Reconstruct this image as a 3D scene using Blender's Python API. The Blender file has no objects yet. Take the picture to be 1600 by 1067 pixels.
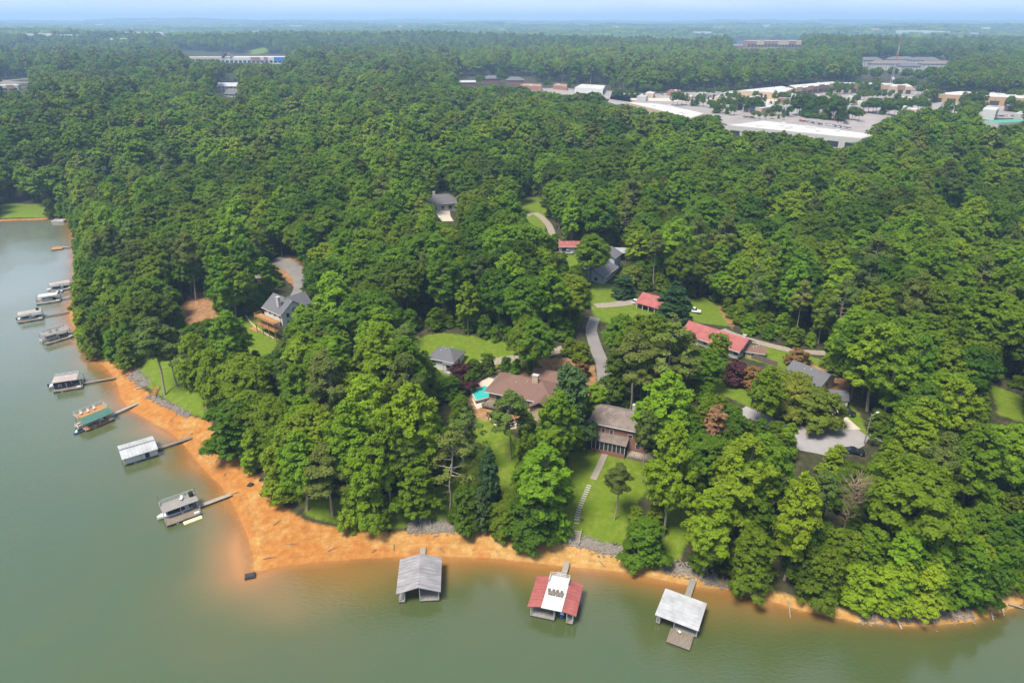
import bpy, bmesh, math, random
import numpy as np
R = math.radians
random.seed(11)
rng = np.random.default_rng(11)
scene = bpy.context.scene

# ------------------------------------------------------------------ camera
CAMZ, PITCH, FPX = 110.0, 25.13, 1066.67
cam_d = bpy.data.cameras.new("camera")
cam = bpy.data.objects.new("camera", cam_d)
scene.collection.objects.link(cam)
cam.location = (0, 0, CAMZ)
cam.rotation_euler = (R(90 - PITCH), 0, 0)
cam_d.sensor_width = 36.0
cam_d.lens = 24.0
cam_d.clip_start = 1.0
cam_d.clip_end = 60000.0
scene.camera = cam

# ------------------------------------------------------------------ sky and sun (thin high cloud: soft sun)
SUN_EL, SUN_AZ = 63.0, 225.0          # compass bearing the light comes from (0 = +Y, clockwise)
world = bpy.data.worlds.new("World")
scene.world = world
world.use_nodes = True
wn, wl = world.node_tree.nodes, world.node_tree.links
wn.clear()
w_out = wn.new("ShaderNodeOutputWorld")
w_bg = wn.new("ShaderNodeBackground")
w_bg.inputs["Strength"].default_value = 0.15
w_sky = wn.new("ShaderNodeTexSky")
w_sky.sky_type = 'NISHITA'
w_sky.sun_disc = False
w_sky.sun_elevation = R(SUN_EL)
w_sky.sun_rotation = R(SUN_AZ)
w_sky.altitude = 300
w_sky.air_density = 1.0
w_sky.dust_density = 0.2
w_sky.ozone_density = 1.5
# thin cirrus veil, the same all over the sky
w_tc = wn.new("ShaderNodeTexCoord")
w_map = wn.new("ShaderNodeMapping"); w_map.inputs["Scale"].default_value = (2.0, 2.0, 14.0)
w_noise = wn.new("ShaderNodeTexNoise"); w_noise.inputs["Scale"].default_value = 2.2
w_noise.inputs["Detail"].default_value = 7.0
w_ramp = wn.new("ShaderNodeValToRGB")
w_ramp.color_ramp.elements[0].position = 0.42; w_ramp.color_ramp.elements[0].color = (0.86, 0.86, 0.86, 1)
w_ramp.color_ramp.elements[1].position = 0.75; w_ramp.color_ramp.elements[1].color = (0.97, 0.97, 0.97, 1)
w_mix = wn.new("ShaderNodeMixRGB"); w_mix.inputs["Color2"].default_value = (1.66, 1.90, 2.36, 1)
wl.new(w_tc.outputs["Generated"], w_map.inputs["Vector"])
wl.new(w_map.outputs["Vector"], w_noise.inputs["Vector"])
wl.new(w_noise.outputs["Fac"], w_ramp.inputs["Fac"])
wl.new(w_ramp.outputs["Color"], w_mix.inputs["Fac"])
wl.new(w_sky.outputs["Color"], w_mix.inputs["Color1"])
wl.new(w_mix.outputs["Color"], w_bg.inputs["Color"])
wl.new(w_bg.outputs["Background"], w_out.inputs["Surface"])

sun_d = bpy.data.lights.new("sun", 'SUN')
sun_d.energy = 2.7
sun_d.angle = R(19.0)
sun_d.color = (1.0, 0.94, 0.83)
sun = bpy.data.objects.new("sun", sun_d)
scene.collection.objects.link(sun)
_az, _el = R(SUN_AZ), R(SUN_EL)
_from = (math.sin(_az) * math.cos(_el), math.cos(_az) * math.cos(_el), math.sin(_el))
from mathutils import Vector, Matrix
sun.rotation_euler = Vector(_from).to_track_quat('Z', 'Y').to_euler()

scene.view_settings.view_transform = 'Standard'
scene.view_settings.look = 'None'
scene.view_settings.exposure = 1.54
scene.view_settings.gamma = 1.0
scene.view_settings.use_curve_mapping = False
scene.cycles.max_bounces = 6
scene.cycles.diffuse_bounces = 3
scene.cycles.glossy_bounces = 2
scene.cycles.transmission_bounces = 4
scene.cycles.transparent_max_bounces = 6
scene.cycles.volume_bounces = 0
scene.cycles.use_denoising = True
scene.cycles.caustics_reflective = False
scene.cycles.caustics_refractive = False

# ------------------------------------------------------------------ where a line of sight of the survey photo meets the land
_cp, _sp = math.cos(R(PITCH)), math.sin(R(PITCH))
def ray(px, py):
    u, v = (px - 800) / FPX, -(py - 533.5) / FPX
    return np.array([u, _cp + v * _sp, -_sp + v * _cp])
def proj(x, y, z):
    z = z - CAMZ
    dep = y * _cp - z * _sp
    dep = np.where(dep < 1, 1, dep)
    v = (y * _sp + z * _cp) / dep
    return 800 + FPX * x / dep, 533.5 - FPX * v, dep
def at_z(px, py, z):
    r = ray(px, py)
    t = (z - CAMZ) / r[2]
    return np.array([r[0] * t, r[1] * t, z])

# ------------------------------------------------------------------ shoreline
SHORE_PX = [(0, 345), (60, 343), (104, 341), (113, 362), (117, 392), (119, 430), (119, 455), (110, 474), (106, 484), (112, 505),
            (122, 522), (134, 542), (152, 562), (172, 580), (184, 601), (189, 622), (204, 640), (232, 656), (262, 672), (286, 692),
            (302, 712), (320, 735), (345, 758), (362, 782), (376, 812), (388, 842), (397, 872), (395, 892), (408, 891), (440, 884),
            (490, 878), (540, 874), (610, 870), (690, 868), (770, 871), (840, 879), (900, 886), (960, 891), (1015, 901),
            (1060, 911), (1105, 918), (1150, 922), (1195, 934), (1245, 950), (1300, 962), (1345, 971), (1400, 976), (1460, 976),
            (1520, 968), (1570, 953), (1600, 940)]
SHORE = [tuple(at_z(px, py, 0)[:2]) for px, py in SHORE_PX]
SHORE = [(-3000.0, 395.0), (-900.0, 400.0), (-480.0, 404.0)] + SHORE + [(108.0, 116.0), (150.0, 124.0), (220.0, 122.0), (400.0, 110.0), (600.0, 100.0), (3000.0, 60.0)]
SHORE = np.array(SHORE)
LANDPOLY = np.vstack([SHORE, [[3000.0, 60000.0], [-3000.0, 60000.0]]])

def in_poly(x, y, poly):
    x = np.asarray(x, float); y = np.asarray(y, float)
    inside = np.zeros(x.shape, bool)
    n = len(poly)
    for i in range(n):
        x1, y1 = poly[i]; x2, y2 = poly[(i + 1) % n]
        if y1 == y2: continue
        c = ((y1 > y) != (y2 > y)) & (x < (x2 - x1) * (y - y1) / (y2 - y1) + x1)
        inside ^= c
    return inside
def shore_d(x, y):
    """signed distance to the shoreline, positive inland"""
    x = np.asarray(x, float); y = np.asarray(y, float)
    best = np.full(x.shape, 1e12)
    for i in range(len(SHORE) - 1):
        ax, ay = SHORE[i]; bx, by = SHORE[i + 1]
        dx, dy = bx - ax, by - ay
        t = np.clip(((x - ax) * dx + (y - ay) * dy) / (dx * dx + dy * dy), 0, 1)
        q = (x - ax - t * dx) ** 2 + (y - ay - t * dy) ** 2
        best = np.minimum(best, q)
    best = np.sqrt(best)
    inside = in_poly(x, y, LANDPOLY) | ((np.abs(x) >= 3000) & (y > 395))
    return np.where(inside, best, -best)
def sstep(a, b, v):
    t = np.clip((v - a) / (b - a), 0, 1)
    return t * t * (3 - 2 * t)
def wob(x, y, L, seed):
    """smooth rolling noise of wavelength about L, range about -1..1"""
    r = np.random.default_rng(seed)
    s = 0
    for k in range(5):
        a = r.uniform(0, 6.283); p = r.uniform(0, 6.283); f = 6.283 / L * r.uniform(0.6, 1.6)
        s = s + np.sin((x * math.cos(a) + y * math.sin(a)) * f + p)
    return s / 3.0
TIP = SHORE[3 + 27]
FLATZ = 24.0
def hgt(x, y):
    x = np.asarray(x, float); y = np.asarray(y, float)
    d = shore_d(x, y)
    s = 1 - 0.48 * np.exp(-(((x - TIP[0] - 10) / 20) ** 2 + ((y - TIP[1] - 8) / 16) ** 2)) + 1.6 * sstep(42, 66, x) * (1 - sstep(200, 260, y))
    e = d * s
    beach = 0.2 * np.clip(e, 0, 9) + 1.5 * sstep(8.5, 12, e)
    up = np.clip(e - 11, 0, None)
    z = beach + 12.5 * (1 - np.exp(-up / 62))
    fade = sstep(15, 120, d)
    z = z + fade * (2.6 * wob(x, y, 170, 3) + 0.022 * np.clip(y - 180, 0, 500))
    far = sstep(900, 2500, y)
    z = z + far * (9 * wob(x, y, 1100, 5) + 6 * wob(x, y, 500, 8))
    z = z + sstep(1300, 2600, y) * (12 * np.sin(y / 330 + 1.3 * np.sin(x / 780 + 0.4) + 0.8 * np.sin(x / 310)) + 8 * np.sin(y / 900 + x / 1500))
    z = z + sstep(3500, 7000, y) * (14 + 16 * wob(x, y, 3600, 12)) + sstep(9000, 12500, y) * (30 + 16 * wob(x, y, 5200, 14))
    z = z + 46 * np.exp(-(((x + 5200) / 1900) ** 2 + ((y - 9500) / 1500) ** 2))
    fl = sstep(500, 580, y) * (1 - sstep(1250, 1500, y)) * sstep(-140, -60, x + 0.02 * y)
    z = z * (1 - fl) + FLATZ * fl
    mead = in_poly(x, y, [(-480, 400), (-170, 400), (-205, 455), (-480, 470)])
    bed = np.clip(d * 0.16, -5, 0)
    z = np.where(d < 0, bed, z)
    z = np.where(mead & (d > 0), np.minimum(z, 1.3 + 0.02 * d), z)
    return z
def P(px, py):
    """ground point seen at that place of the survey photo"""
    r = ray(px, py)
    tg = (CAMZ - 75) / -r[2] if r[2] < -1e-4 else 2000.0
    t = np.concatenate([np.linspace(max(60, tg), max(400, 3.4 * tg), 170), np.geomspace(max(402, 3.45 * tg), 20000, 70)])
    X, Y, Z = r[0] * t, r[1] * t, CAMZ + r[2] * t
    h = np.maximum(hgt(X, Y), 0)
    below = np.nonzero(Z <= h)[0]
    i = below[0] if len(below) else len(t) - 1
    a, b = t[max(i - 1, 0)], t[i]
    tt = np.linspace(a, b, 40)
    X, Y, Z = r[0] * tt, r[1] * tt, CAMZ + r[2] * tt
    h = np.maximum(hgt(X, Y), 0)
    j = np.nonzero(Z <= h)[0]
    j = j[0] if len(j) else len(tt) - 1
    return np.array([X[j], Y[j], h[j]])
def Ppoly(pts): return np.array([P(*p)[:2] for p in pts])
def gz(x, y): return float(hgt(np.array([x]), np.array([y]))[0])

# ------------------------------------------------------------------ materials
def new_mat(name):
    m = bpy.data.materials.new(name); m.use_nodes = True
    nt = m.node_tree; nt.nodes.clear()
    return m, nt.nodes, nt.links
def plain(name, col, rough=0.7, noise=0.12, scale=1.5, metal=0.0, spec=0.3, streak=None, bump=0.0):
    """procedural paint / wood / stone: base colour broken up by two noises"""
    m, n, l = new_mat(name)
    out = n.new("ShaderNodeOutputMaterial"); b = n.new("ShaderNodeBsdfPrincipled")
    tc = n.new("ShaderNodeTexCoord"); mp = n.new("ShaderNodeMapping")
    mp.inputs["Scale"].default_value = streak or (1, 1, 1)
    nz = n.new("ShaderNodeTexNoise"); nz.inputs["Scale"].default_value = scale; nz.inputs["Detail"].default_value = 6
    nz.inputs["Roughness"].default_value = 0.65
    mx = n.new("ShaderNodeMixRGB"); mx.blend_type = 'MIX'
    d = noise
    mx.inputs["Color1"].default_value = tuple(max(0, c * (1 - 1.6 * d)) for c in col) + (1,)
    mx.inputs["Color2"].default_value = tuple(min(1, c * (1 + 1.3 * d)) for c in col) + (1,)
    rp = n.new("ShaderNodeMapRange"); rp.inputs["From Min"].default_value = 0.3; rp.inputs["From Max"].default_value = 0.7
    l.new(tc.outputs["Object"], mp.inputs["Vector"]); l.new(mp.outputs["Vector"], nz.inputs["Vector"])
    l.new(nz.outputs["Fac"], rp.inputs["Value"]); l.new(rp.outputs["Result"], mx.inputs["Fac"])
    l.new(mx.outputs["Color"], b.inputs["Base Color"])
    b.inputs["Roughness"].default_value = rough; b.inputs["Metallic"].default_value = metal
    b.inputs["Specular IOR Level"].default_value = spec
    if bump:
        bp = n.new("ShaderNodeBump"); bp.inputs["Strength"].default_value = bump; bp.inputs["Distance"].default_value = 0.1
        l.new(nz.outputs["Fac"], bp.inputs["Height"]); l.new(bp.outputs["Normal"], b.inputs["Normal"])
    l.new(b.outputs["BSDF"], out.inputs["Surface"])
    return m
# ------------------------------------------------------------------ object helpers
COL = scene.collection
def link(o, parent=None):
    COL.objects.link(o)
    if parent is not None: o.parent = parent
    return o
def tag(o, label=None, cat=None, group=None, kind=None):
    if label: o["label"] = label
    if cat: o["category"] = cat
    if group: o["group"] = group
    if kind: o["kind"] = kind
    return o
def np_mesh(name, V, Fq, mats, smooth=False, mat_idx=None, face_attr=None, tri=False):
    """mesh from numpy arrays: V (n,3), Fq (m,4) or (m,3)"""
    me = bpy.data.meshes.new(name)
    V = np.asarray(V, np.float32); Fq = np.asarray(Fq, np.int32)
    k = Fq.shape[1]
    me.vertices.add(len(V)); me.vertices.foreach_set("co", V.ravel())
    me.loops.add(Fq.size); me.loops.foreach_set("vertex_index", Fq.ravel())
    me.polygons.add(len(Fq)); me.polygons.foreach_set("loop_start", np.arange(0, Fq.size, k, dtype=np.int32))
    me.polygons.foreach_set("loop_total", np.full(len(Fq), k, np.int32))
    if smooth: me.polygons.foreach_set("use_smooth", np.ones(len(Fq), bool))
    if mat_idx is not None: me.polygons.foreach_set("material_index", np.asarray(mat_idx, np.int32))
    for m in mats: me.materials.append(m)
    me.update(calc_edges=True)
    if face_attr is not None:
        for nm, a in face_attr.items():
            at = me.attributes.new(nm, 'FLOAT', 'FACE'); at.data.foreach_set("value", np.asarray(a, np.float32))
    return me

# ------------------------------------------------------------------ ground cover regions (read off the survey photo, laid on the land)
LAWNS_PX = [
    [(0, 317), (60, 319), (105, 329), (108, 338), (60, 340), (0, 341)],
    [(890, 706), (925, 700), (1015, 716), (1010, 770), (985, 800), (975, 852), (930, 846), (880, 838), (870, 800)],
    [(745, 650), (785, 655), (808, 690), (815, 790), (780, 822), (700, 818), (600, 828), (545, 824), (480, 806), (470, 780), (560, 780), (690, 760), (740, 700)],
    [(205, 572), (235, 545), (290, 560), (310, 600), (330, 655), (292, 645), (255, 622), (225, 600)],
    [(378, 500), (402, 490), (440, 525), (420, 560), (385, 560), (372, 535)],
    [(620, 530), (690, 520), (790, 535), (850, 545), (845, 572), (760, 580), (700, 600), (630, 570)],
    [(925, 440), (990, 450), (1010, 480), (1050, 500), (1010, 520), (930, 500), (920, 470)],
    [(1050, 470), (1100, 465), (1142, 490), (1140, 510), (1100, 505), (1050, 500)],
    [(1000, 500), (1070, 520), (1110, 560), (1150, 590), (1200, 600), (1290, 640), (1300, 668), (1250, 668), (1180, 640), (1110, 610), (1050, 560)],
    [(1130, 535), (1200, 540), (1280, 560), (1300, 600), (1280, 610), (1200, 570), (1140, 552)],
    [(1300, 600), (1345, 650), (1360, 690), (1320, 665), (1290, 640)],
    [(800, 312), (845, 308), (856, 330), (850, 365), (815, 350)],
    [(870, 395), (925, 398), (935, 420), (880, 420)],
    [(1545, 600), (1600, 620), (1600, 660), (1560, 648)],
    [(1030, 790), (1075, 770), (1090, 800), (1060, 880), (1030, 870)],
    [(920, 632), (1010, 625), (1050, 650), (1000, 660), (930, 650)],
    [(690, 200), (745, 205), (745, 225), (695, 225)],
]
DIRT_PX = [
    [(840, 560), (925, 560), (935, 600), (880, 600), (850, 585)],
    [(740, 580), (800, 570), (860, 590), (850, 640), (790, 665), (740, 650), (735, 610)],
    [(270, 500), (300, 455), (335, 460), (345, 500), (300, 520)],
    [(420, 402), (470, 405), (480, 440), (462, 450), (430, 425)],
    [(1240, 560), (1330, 590), (1320, 640), (1270, 600)],
    [(1120, 470), (1150, 490), (1145, 515), (1130, 495)],
    [(905, 630), (925, 600), (960, 640), (915, 690), (895, 700)],
]
CLAY_PX = [(104, 470), (128, 520), (155, 552), (185, 566), (205, 582), (222, 606), (250, 628), (290, 648), (328, 656), (340, 690), (396, 735), (428, 775),
           (452, 798), (478, 814), (530, 824), (600, 830), (700, 829), (760, 828), (850, 843), (905, 852), (960, 862), (1010, 874), (1060, 892),
           (1130, 906), (1200, 922), (1300, 950), (1400, 962), (1520, 955), (1600, 925)]
LAWNS = [Ppoly(p) for p in LAWNS_PX]
DIRTS = [Ppoly(p) for p in DIRT_PX]
CLAY = np.vstack([Ppoly(CLAY_PX), SHORE[len(SHORE) - 7:9:-1]])

# ------------------------------------------------------------------ ground: one sheet to the horizon
def axis(parts):
    a = []
    for lo, hi, st in parts: a.append(np.arange(lo, hi, st))
    return np.concatenate(a)
gx = np.concatenate([-np.geomspace(16000, 420, 60), np.arange(-400, -190, 4.0), np.arange(-190, 170, 1.3), np.arange(170, 400, 4.0), np.geomspace(420, 16000, 60)])
gy = np.concatenate([np.array([-900, -300, 0, 50]), np.arange(90, 270, 1.3), np.arange(270, 420, 2.2), np.arange(420, 900, 6.0), np.geomspace(906, 17500, 130)])
GX, GY = np.meshgrid(gx, gy)
fx, fy = GX.ravel(), GY.ravel()
near_d = shore_d(fx, fy)
fz = hgt(fx, fy)
fine = np.clip(1 - np.abs(near_d - 4) / 14, 0, 1)
fz = fz + np.where(near_d > 0.3, fine * (0.12 * wob(fx, fy, 7, 41) + 0.06 * wob(fx, fy, 3.2, 42)) * sstep(0.3, 2.5, near_d), 0)
nx, ny = len(gx), len(gy)
idx = np.arange(nx * ny).reshape(ny, nx)
quads = np.stack([idx[:-1, :-1], idx[:-1, 1:], idx[1:, 1:], idx[1:, :-1]], -1).reshape(-1, 4)

def mat_ground():
    m, n, l = new_mat("ground_cover")
    out = n.new("ShaderNodeOutputMaterial"); b = n.new("ShaderNodeBsdfPrincipled")
    b.inputs["Specular IOR Level"].default_value = 0.15
    tc = n.new("ShaderNodeTexCoord")
    def noise(scale, detail=5, rough=0.6, vec=None):
        t = n.new("ShaderNodeTexNoise"); t.inputs["Scale"].default_value = scale; t.inputs["Detail"].default_value = detail
        t.inputs["Roughness"].default_value = rough
        l.new(vec or tc.outputs["Object"], t.inputs["Vector"]); return t.outputs["Fac"]
    def ramp(fac, stops):
        r = n.new("ShaderNodeValToRGB"); e = r.color_ramp.elements
        while len(e) < len(stops): e.new(0.5)
        for k, (p, c) in enumerate(stops): e[k].position = p; e[k].color = tuple(c) + (1,)
        l.new(fac, r.inputs["Fac"]); return r.outputs["Color"]
    def math_(op, a, bb=None, c=None):
        t = n.new("ShaderNodeMath"); t.operation = op
        for k, v in enumerate((a, bb, c)):
            if v is None: continue
            if isinstance(v, (int, float)): t.inputs[k].default_value = v
            else: l.new(v, t.inputs[k])
        return t.outputs[0]
    def mix(f, c1, c2):
        t = n.new("ShaderNodeMixRGB"); l.new(f, t.inputs["Fac"])
        for k, v in (("Color1", c1), ("Color2", c2)):
            if isinstance(v, tuple): t.inputs[k].default_value = v + (1,)
            else: l.new(v, t.inputs[k])
        return t.outputs["Color"]
    at = n.new("ShaderNodeAttribute"); at.attribute_name = "cover"
    sp = n.new("ShaderNodeSeparateColor"); l.new(at.outputs["Color"], sp.inputs["Color"])
    ds = n.new("ShaderNodeAttribute"); ds.attribute_name = "shore"
    n1, n2, n3 = noise(0.6), noise(0.09), noise(2.6)
    def mask(ch, w=0.5):
        v = math_('ADD', ch, math_('MULTIPLY', math_('SUBTRACT', n1, 0.5), w))
        r = n.new("ShaderNodeMapRange"); r.inputs["From Min"].default_value = 0.38; r.inputs["From Max"].default_value = 0.62
        l.new(v, r.inputs["Value"]); return r.outputs["Result"]
    floor = ramp(n1, [(0.3, (0.020, 0.026, 0.010)), (0.55, (0.045, 0.042, 0.018)), (0.75, (0.085, 0.06, 0.03))])
    lawn = mix(n2, ramp(n1, [(0.25, (0.054, 0.098, 0.005)), (0.52, (0.090, 0.142, 0.007)), (0.66, (0.17, 0.165, 0.035))]),
               ramp(n3, [(0.3, (0.068, 0.116, 0.006)), (0.7, (0.132, 0.168, 0.012))]))
    dirt = ramp(n1, [(0.3, (0.16, 0.075, 0.03)), (0.7, (0.30, 0.17, 0.085))])
    # clay shore: streaks run along the contour, wetter and redder at the water's edge
    vx = n.new("ShaderNodeCombineXYZ"); l.new(ds.outputs["Fac"], vx.inputs["X"])
    l.new(math_('MULTIPLY', n2, 6.0), vx.inputs["Y"])
    st = n.new("ShaderNodeTexNoise"); st.inputs["Scale"].default_value = 1.6; st.inputs["Detail"].default_value = 4
    l.new(vx.outputs["Vector"], st.inputs["Vector"])
    sx = n.new("ShaderNodeSeparateXYZ"); l.new(tc.outputs["Object"], sx.inputs["Vector"])
    we = n.new("ShaderNodeMapRange"); we.inputs["From Min"].default_value = -34; we.inputs["From Max"].default_value = 16; we.inputs["To Min"].default_value = -0.10; we.inputs["To Max"].default_value = 0.16
    l.new(sx.outputs["X"], we.inputs["Value"])
    cl = mix(ramp(math_('ADD', n2, we.outputs["Result"]), [(0.40, (0, 0, 0)), (0.58, (1, 1, 1))]),
             ramp(n1, [(0.25, (0.25, 0.090, 0.018)), (0.5, (0.34, 0.135, 0.028)), (0.72, (0.40, 0.20, 0.058))]),
             ramp(n1, [(0.25, (0.29, 0.155, 0.042)), (0.5, (0.38, 0.225, 0.070)), (0.72, (0.46, 0.31, 0.125))]))
    cl = mix(math_('MULTIPLY', ramp(st.outputs["Fac"], [(0.52, (0, 0, 0)), (0.72, (1, 1, 1))]), 0.45), cl, (0.22, 0.11, 0.035))
    cl = mix(math_('MULTIPLY', ramp(n3, [(0.60, (0, 0, 0)), (0.75, (1, 1, 1))]), 0.22), cl, (0.17, 0.10, 0.04))
    fine_ = noise(7.0, 4, 0.7)
    cl = mix(math_('MULTIPLY', ramp(fine_, [(0.42, (1, 1, 1)), (0.56, (0, 0, 0))]), 0.16), cl, (0.20, 0.115, 0.045))
    gul = n.new("ShaderNodeTexNoise"); gul.inputs["Scale"].default_value = 0.5; gul.inputs["Detail"].default_value = 5; gul.inputs["Distortion"].default_value = 1.2
    l.new(tc.outputs["Object"], gul.inputs["Vector"])
    cl = mix(math_('MULTIPLY', ramp(math_('ABSOLUTE', math_('SUBTRACT', gul.outputs["Fac"], 0.5)), [(0.0, (1, 1, 1)), (0.03, (0, 0, 0))]), 0.45), cl, (0.24, 0.085, 0.018))
    wet = n.new("ShaderNodeMapRange"); wet.inputs["From Min"].default_value = 2.2; wet.inputs["From Max"].default_value = -0.5
    l.new(math_('ADD', ds.outputs["Fac"], math_('MULTIPLY', n1, 1.5)), wet.inputs["Value"])
    cl = mix(math_('MULTIPLY', wet.outputs["Result"], 0.55), cl, (0.30, 0.115, 0.03))
    deb = n.new("ShaderNodeMapRange"); deb.inputs["From Min"].default_value = 0.55; deb.inputs["From Max"].default_value = 0.0
    l.new(math_('ABSOLUTE', math_('SUBTRACT', ds.outputs["Fac"], math_('ADD', 0.3, math_('MULTIPLY', n1, 3.6)))), deb.inputs["Value"])
    cl = mix(math_('MULTIPLY', deb.outputs["Result"], ramp(noise(0.33, 6, 0.75), [(0.5, (0, 0, 0)), (0.66, (0.8, 0.8, 0.8))])), cl, (0.13, 0.10, 0.045))
    # far clearings keep to the wood colour
    c = mix(mask(sp.outputs["Green"]), floor, lawn)
    c = mix(mask(sp.outputs["Blue"]), c, dirt)
    c = mix(mask(sp.outputs["Red"], 0.35), c, cl)
    l.new(c, b.inputs["Base Color"])
    rr = n.new("ShaderNodeMapRange"); rr.inputs["To Min"].default_value = 0.9; rr.inputs["To Max"].default_value = 0.55
    l.new(math_('MULTIPLY', wet.outputs["Result"], sp.outputs["Red"]), rr.inputs["Value"]); l.new(rr.outputs["Result"], b.inputs["Roughness"])
    bp = n.new("ShaderNodeBump"); bp.inputs["Strength"].default_value = 0.5; bp.inputs["Distance"].default_value = 0.25
    l.new(n3, bp.inputs["Height"]); l.new(bp.outputs["Normal"], b.inputs["Normal"])
    l.new(b.outputs["BSDF"], out.inputs["Surface"])
    return m
M_GROUND = mat_ground()
me = np_mesh("ground", np.stack([fx, fy, fz], 1), quads, [M_GROUND], smooth=True)
cov = np.zeros((len(fx), 4), np.float32); cov[:, 3] = 1
near = (fy < 1000) & (np.abs(fx) < 600)
def soft(poly, w):
    """1 inside, 0 outside, with an edge w metres wide"""
    x, y = fx[near], fy[near]; best = np.full(x.shape, 1e9); n_ = len(poly)
    for i in range(n_):
        ax, ay = poly[i]; dx, dy = poly[(i + 1) % n_] - poly[i]
        t = np.clip(((x - ax) * dx + (y - ay) * dy) / (dx * dx + dy * dy + 1e-9), 0, 1)
        best = np.minimum(best, (x - ax - t * dx) ** 2 + (y - ay - t * dy) ** 2)
    return np.clip(0.5 + np.where(in_poly(x, y, poly), 1, -1) * np.sqrt(best) / w, 0, 1)
for p in LAWNS: cov[near, 1] = np.maximum(cov[near, 1], soft(p, 4.0))
for p in DIRTS: cov[near, 2] = np.maximum(cov[near, 2], soft(p, 4.0))
def clearing(x, y): return (wob(x, y, 430, 91) + 0.55 * wob(x, y, 170, 92) > 1.02) & (y > 1250)
cov[clearing(fx, fy), 1] = 1
cov[near, 0] = np.maximum(soft(CLAY, 4.0), np.clip(1.0 - near_d[near] / 3.0, 0, 1))
a = me.color_attributes.new("cover", 'FLOAT_COLOR', 'POINT'); a.data.foreach_set("color", cov.ravel())
a = me.attributes.new("shore", 'FLOAT', 'POINT'); a.data.foreach_set("value", np.clip(near_d, -50, 50).astype(np.float32))
ground = link(bpy.data.objects.new("ground", me)); ground["kind"] = "structure"

# ------------------------------------------------------------------ lake
wx = np.concatenate([[-3000, -1500, -900, -600, -450], np.arange(-340, -130, 3.0), np.arange(-130, 150, 1.3), np.arange(150, 260, 4.0), [300, 500, 1200, 3000]])
wy = np.concatenate([[-900, -400, -150, 0, 30], np.arange(60, 90, 3.0), np.arange(90, 240, 1.3), np.arange(240, 425, 3.0)])
WX, WY = np.meshgrid(wx, wy)
vx_, vy_ = WX.ravel(), WY.ravel()
wd = shore_d(vx_, vy_)
nx, ny = len(wx), len(wy)
idx = np.arange(nx * ny).reshape(ny, nx)
wq = np.stack([idx[:-1, :-1], idx[:-1, 1:], idx[1:, 1:], idx[1:, :-1]], -1).reshape(-1, 4)
wq = wq[(wd[wq] < 4).any(1)]
used = np.unique(wq); remap = np.full(nx * ny, -1); remap[used] = np.arange(len(used)); wq = remap[wq]
vx_, vy_, wd = vx_[used], vy_[used], wd[used]
off = np.maximum(-wd, 0)
# suspended clay: strong at the edge, a plume drifting off the point and a wash along the west beach
pl = at_z(446, 906, 0); pl2 = at_z(380, 830, 0); pl3 = at_z(480, 985, 0)
silt = 0.72 * np.exp(-off / 3.6) + 0.42 * np.exp(-off / 12.0)
silt += 0.20 * np.exp(-(((vx_ - pl[0]) / 20) ** 2 + ((vy_ - pl[1]) / 11) ** 2))
silt += 0.20 * np.exp(-(((vx_ - pl2[0]) / 10) ** 2 + ((vy_ - pl2[1]) / 20) ** 2))
silt += 0.10 * np.exp(-(((vx_ - pl3[0]) / 20) ** 2 + ((vy_ - pl3[1]) / 14) ** 2))
silt *= 1 - 0.62 * sstep(45, 75, vx_)
silt = np.clip(silt * (1 + 0.22 * wob(vx_, vy_, 22, 77)), 0, 1.2)
clear = np.exp(-off / 1.6) * 0.75
clear = np.where(wd > 0, 0.95, clear)
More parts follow.
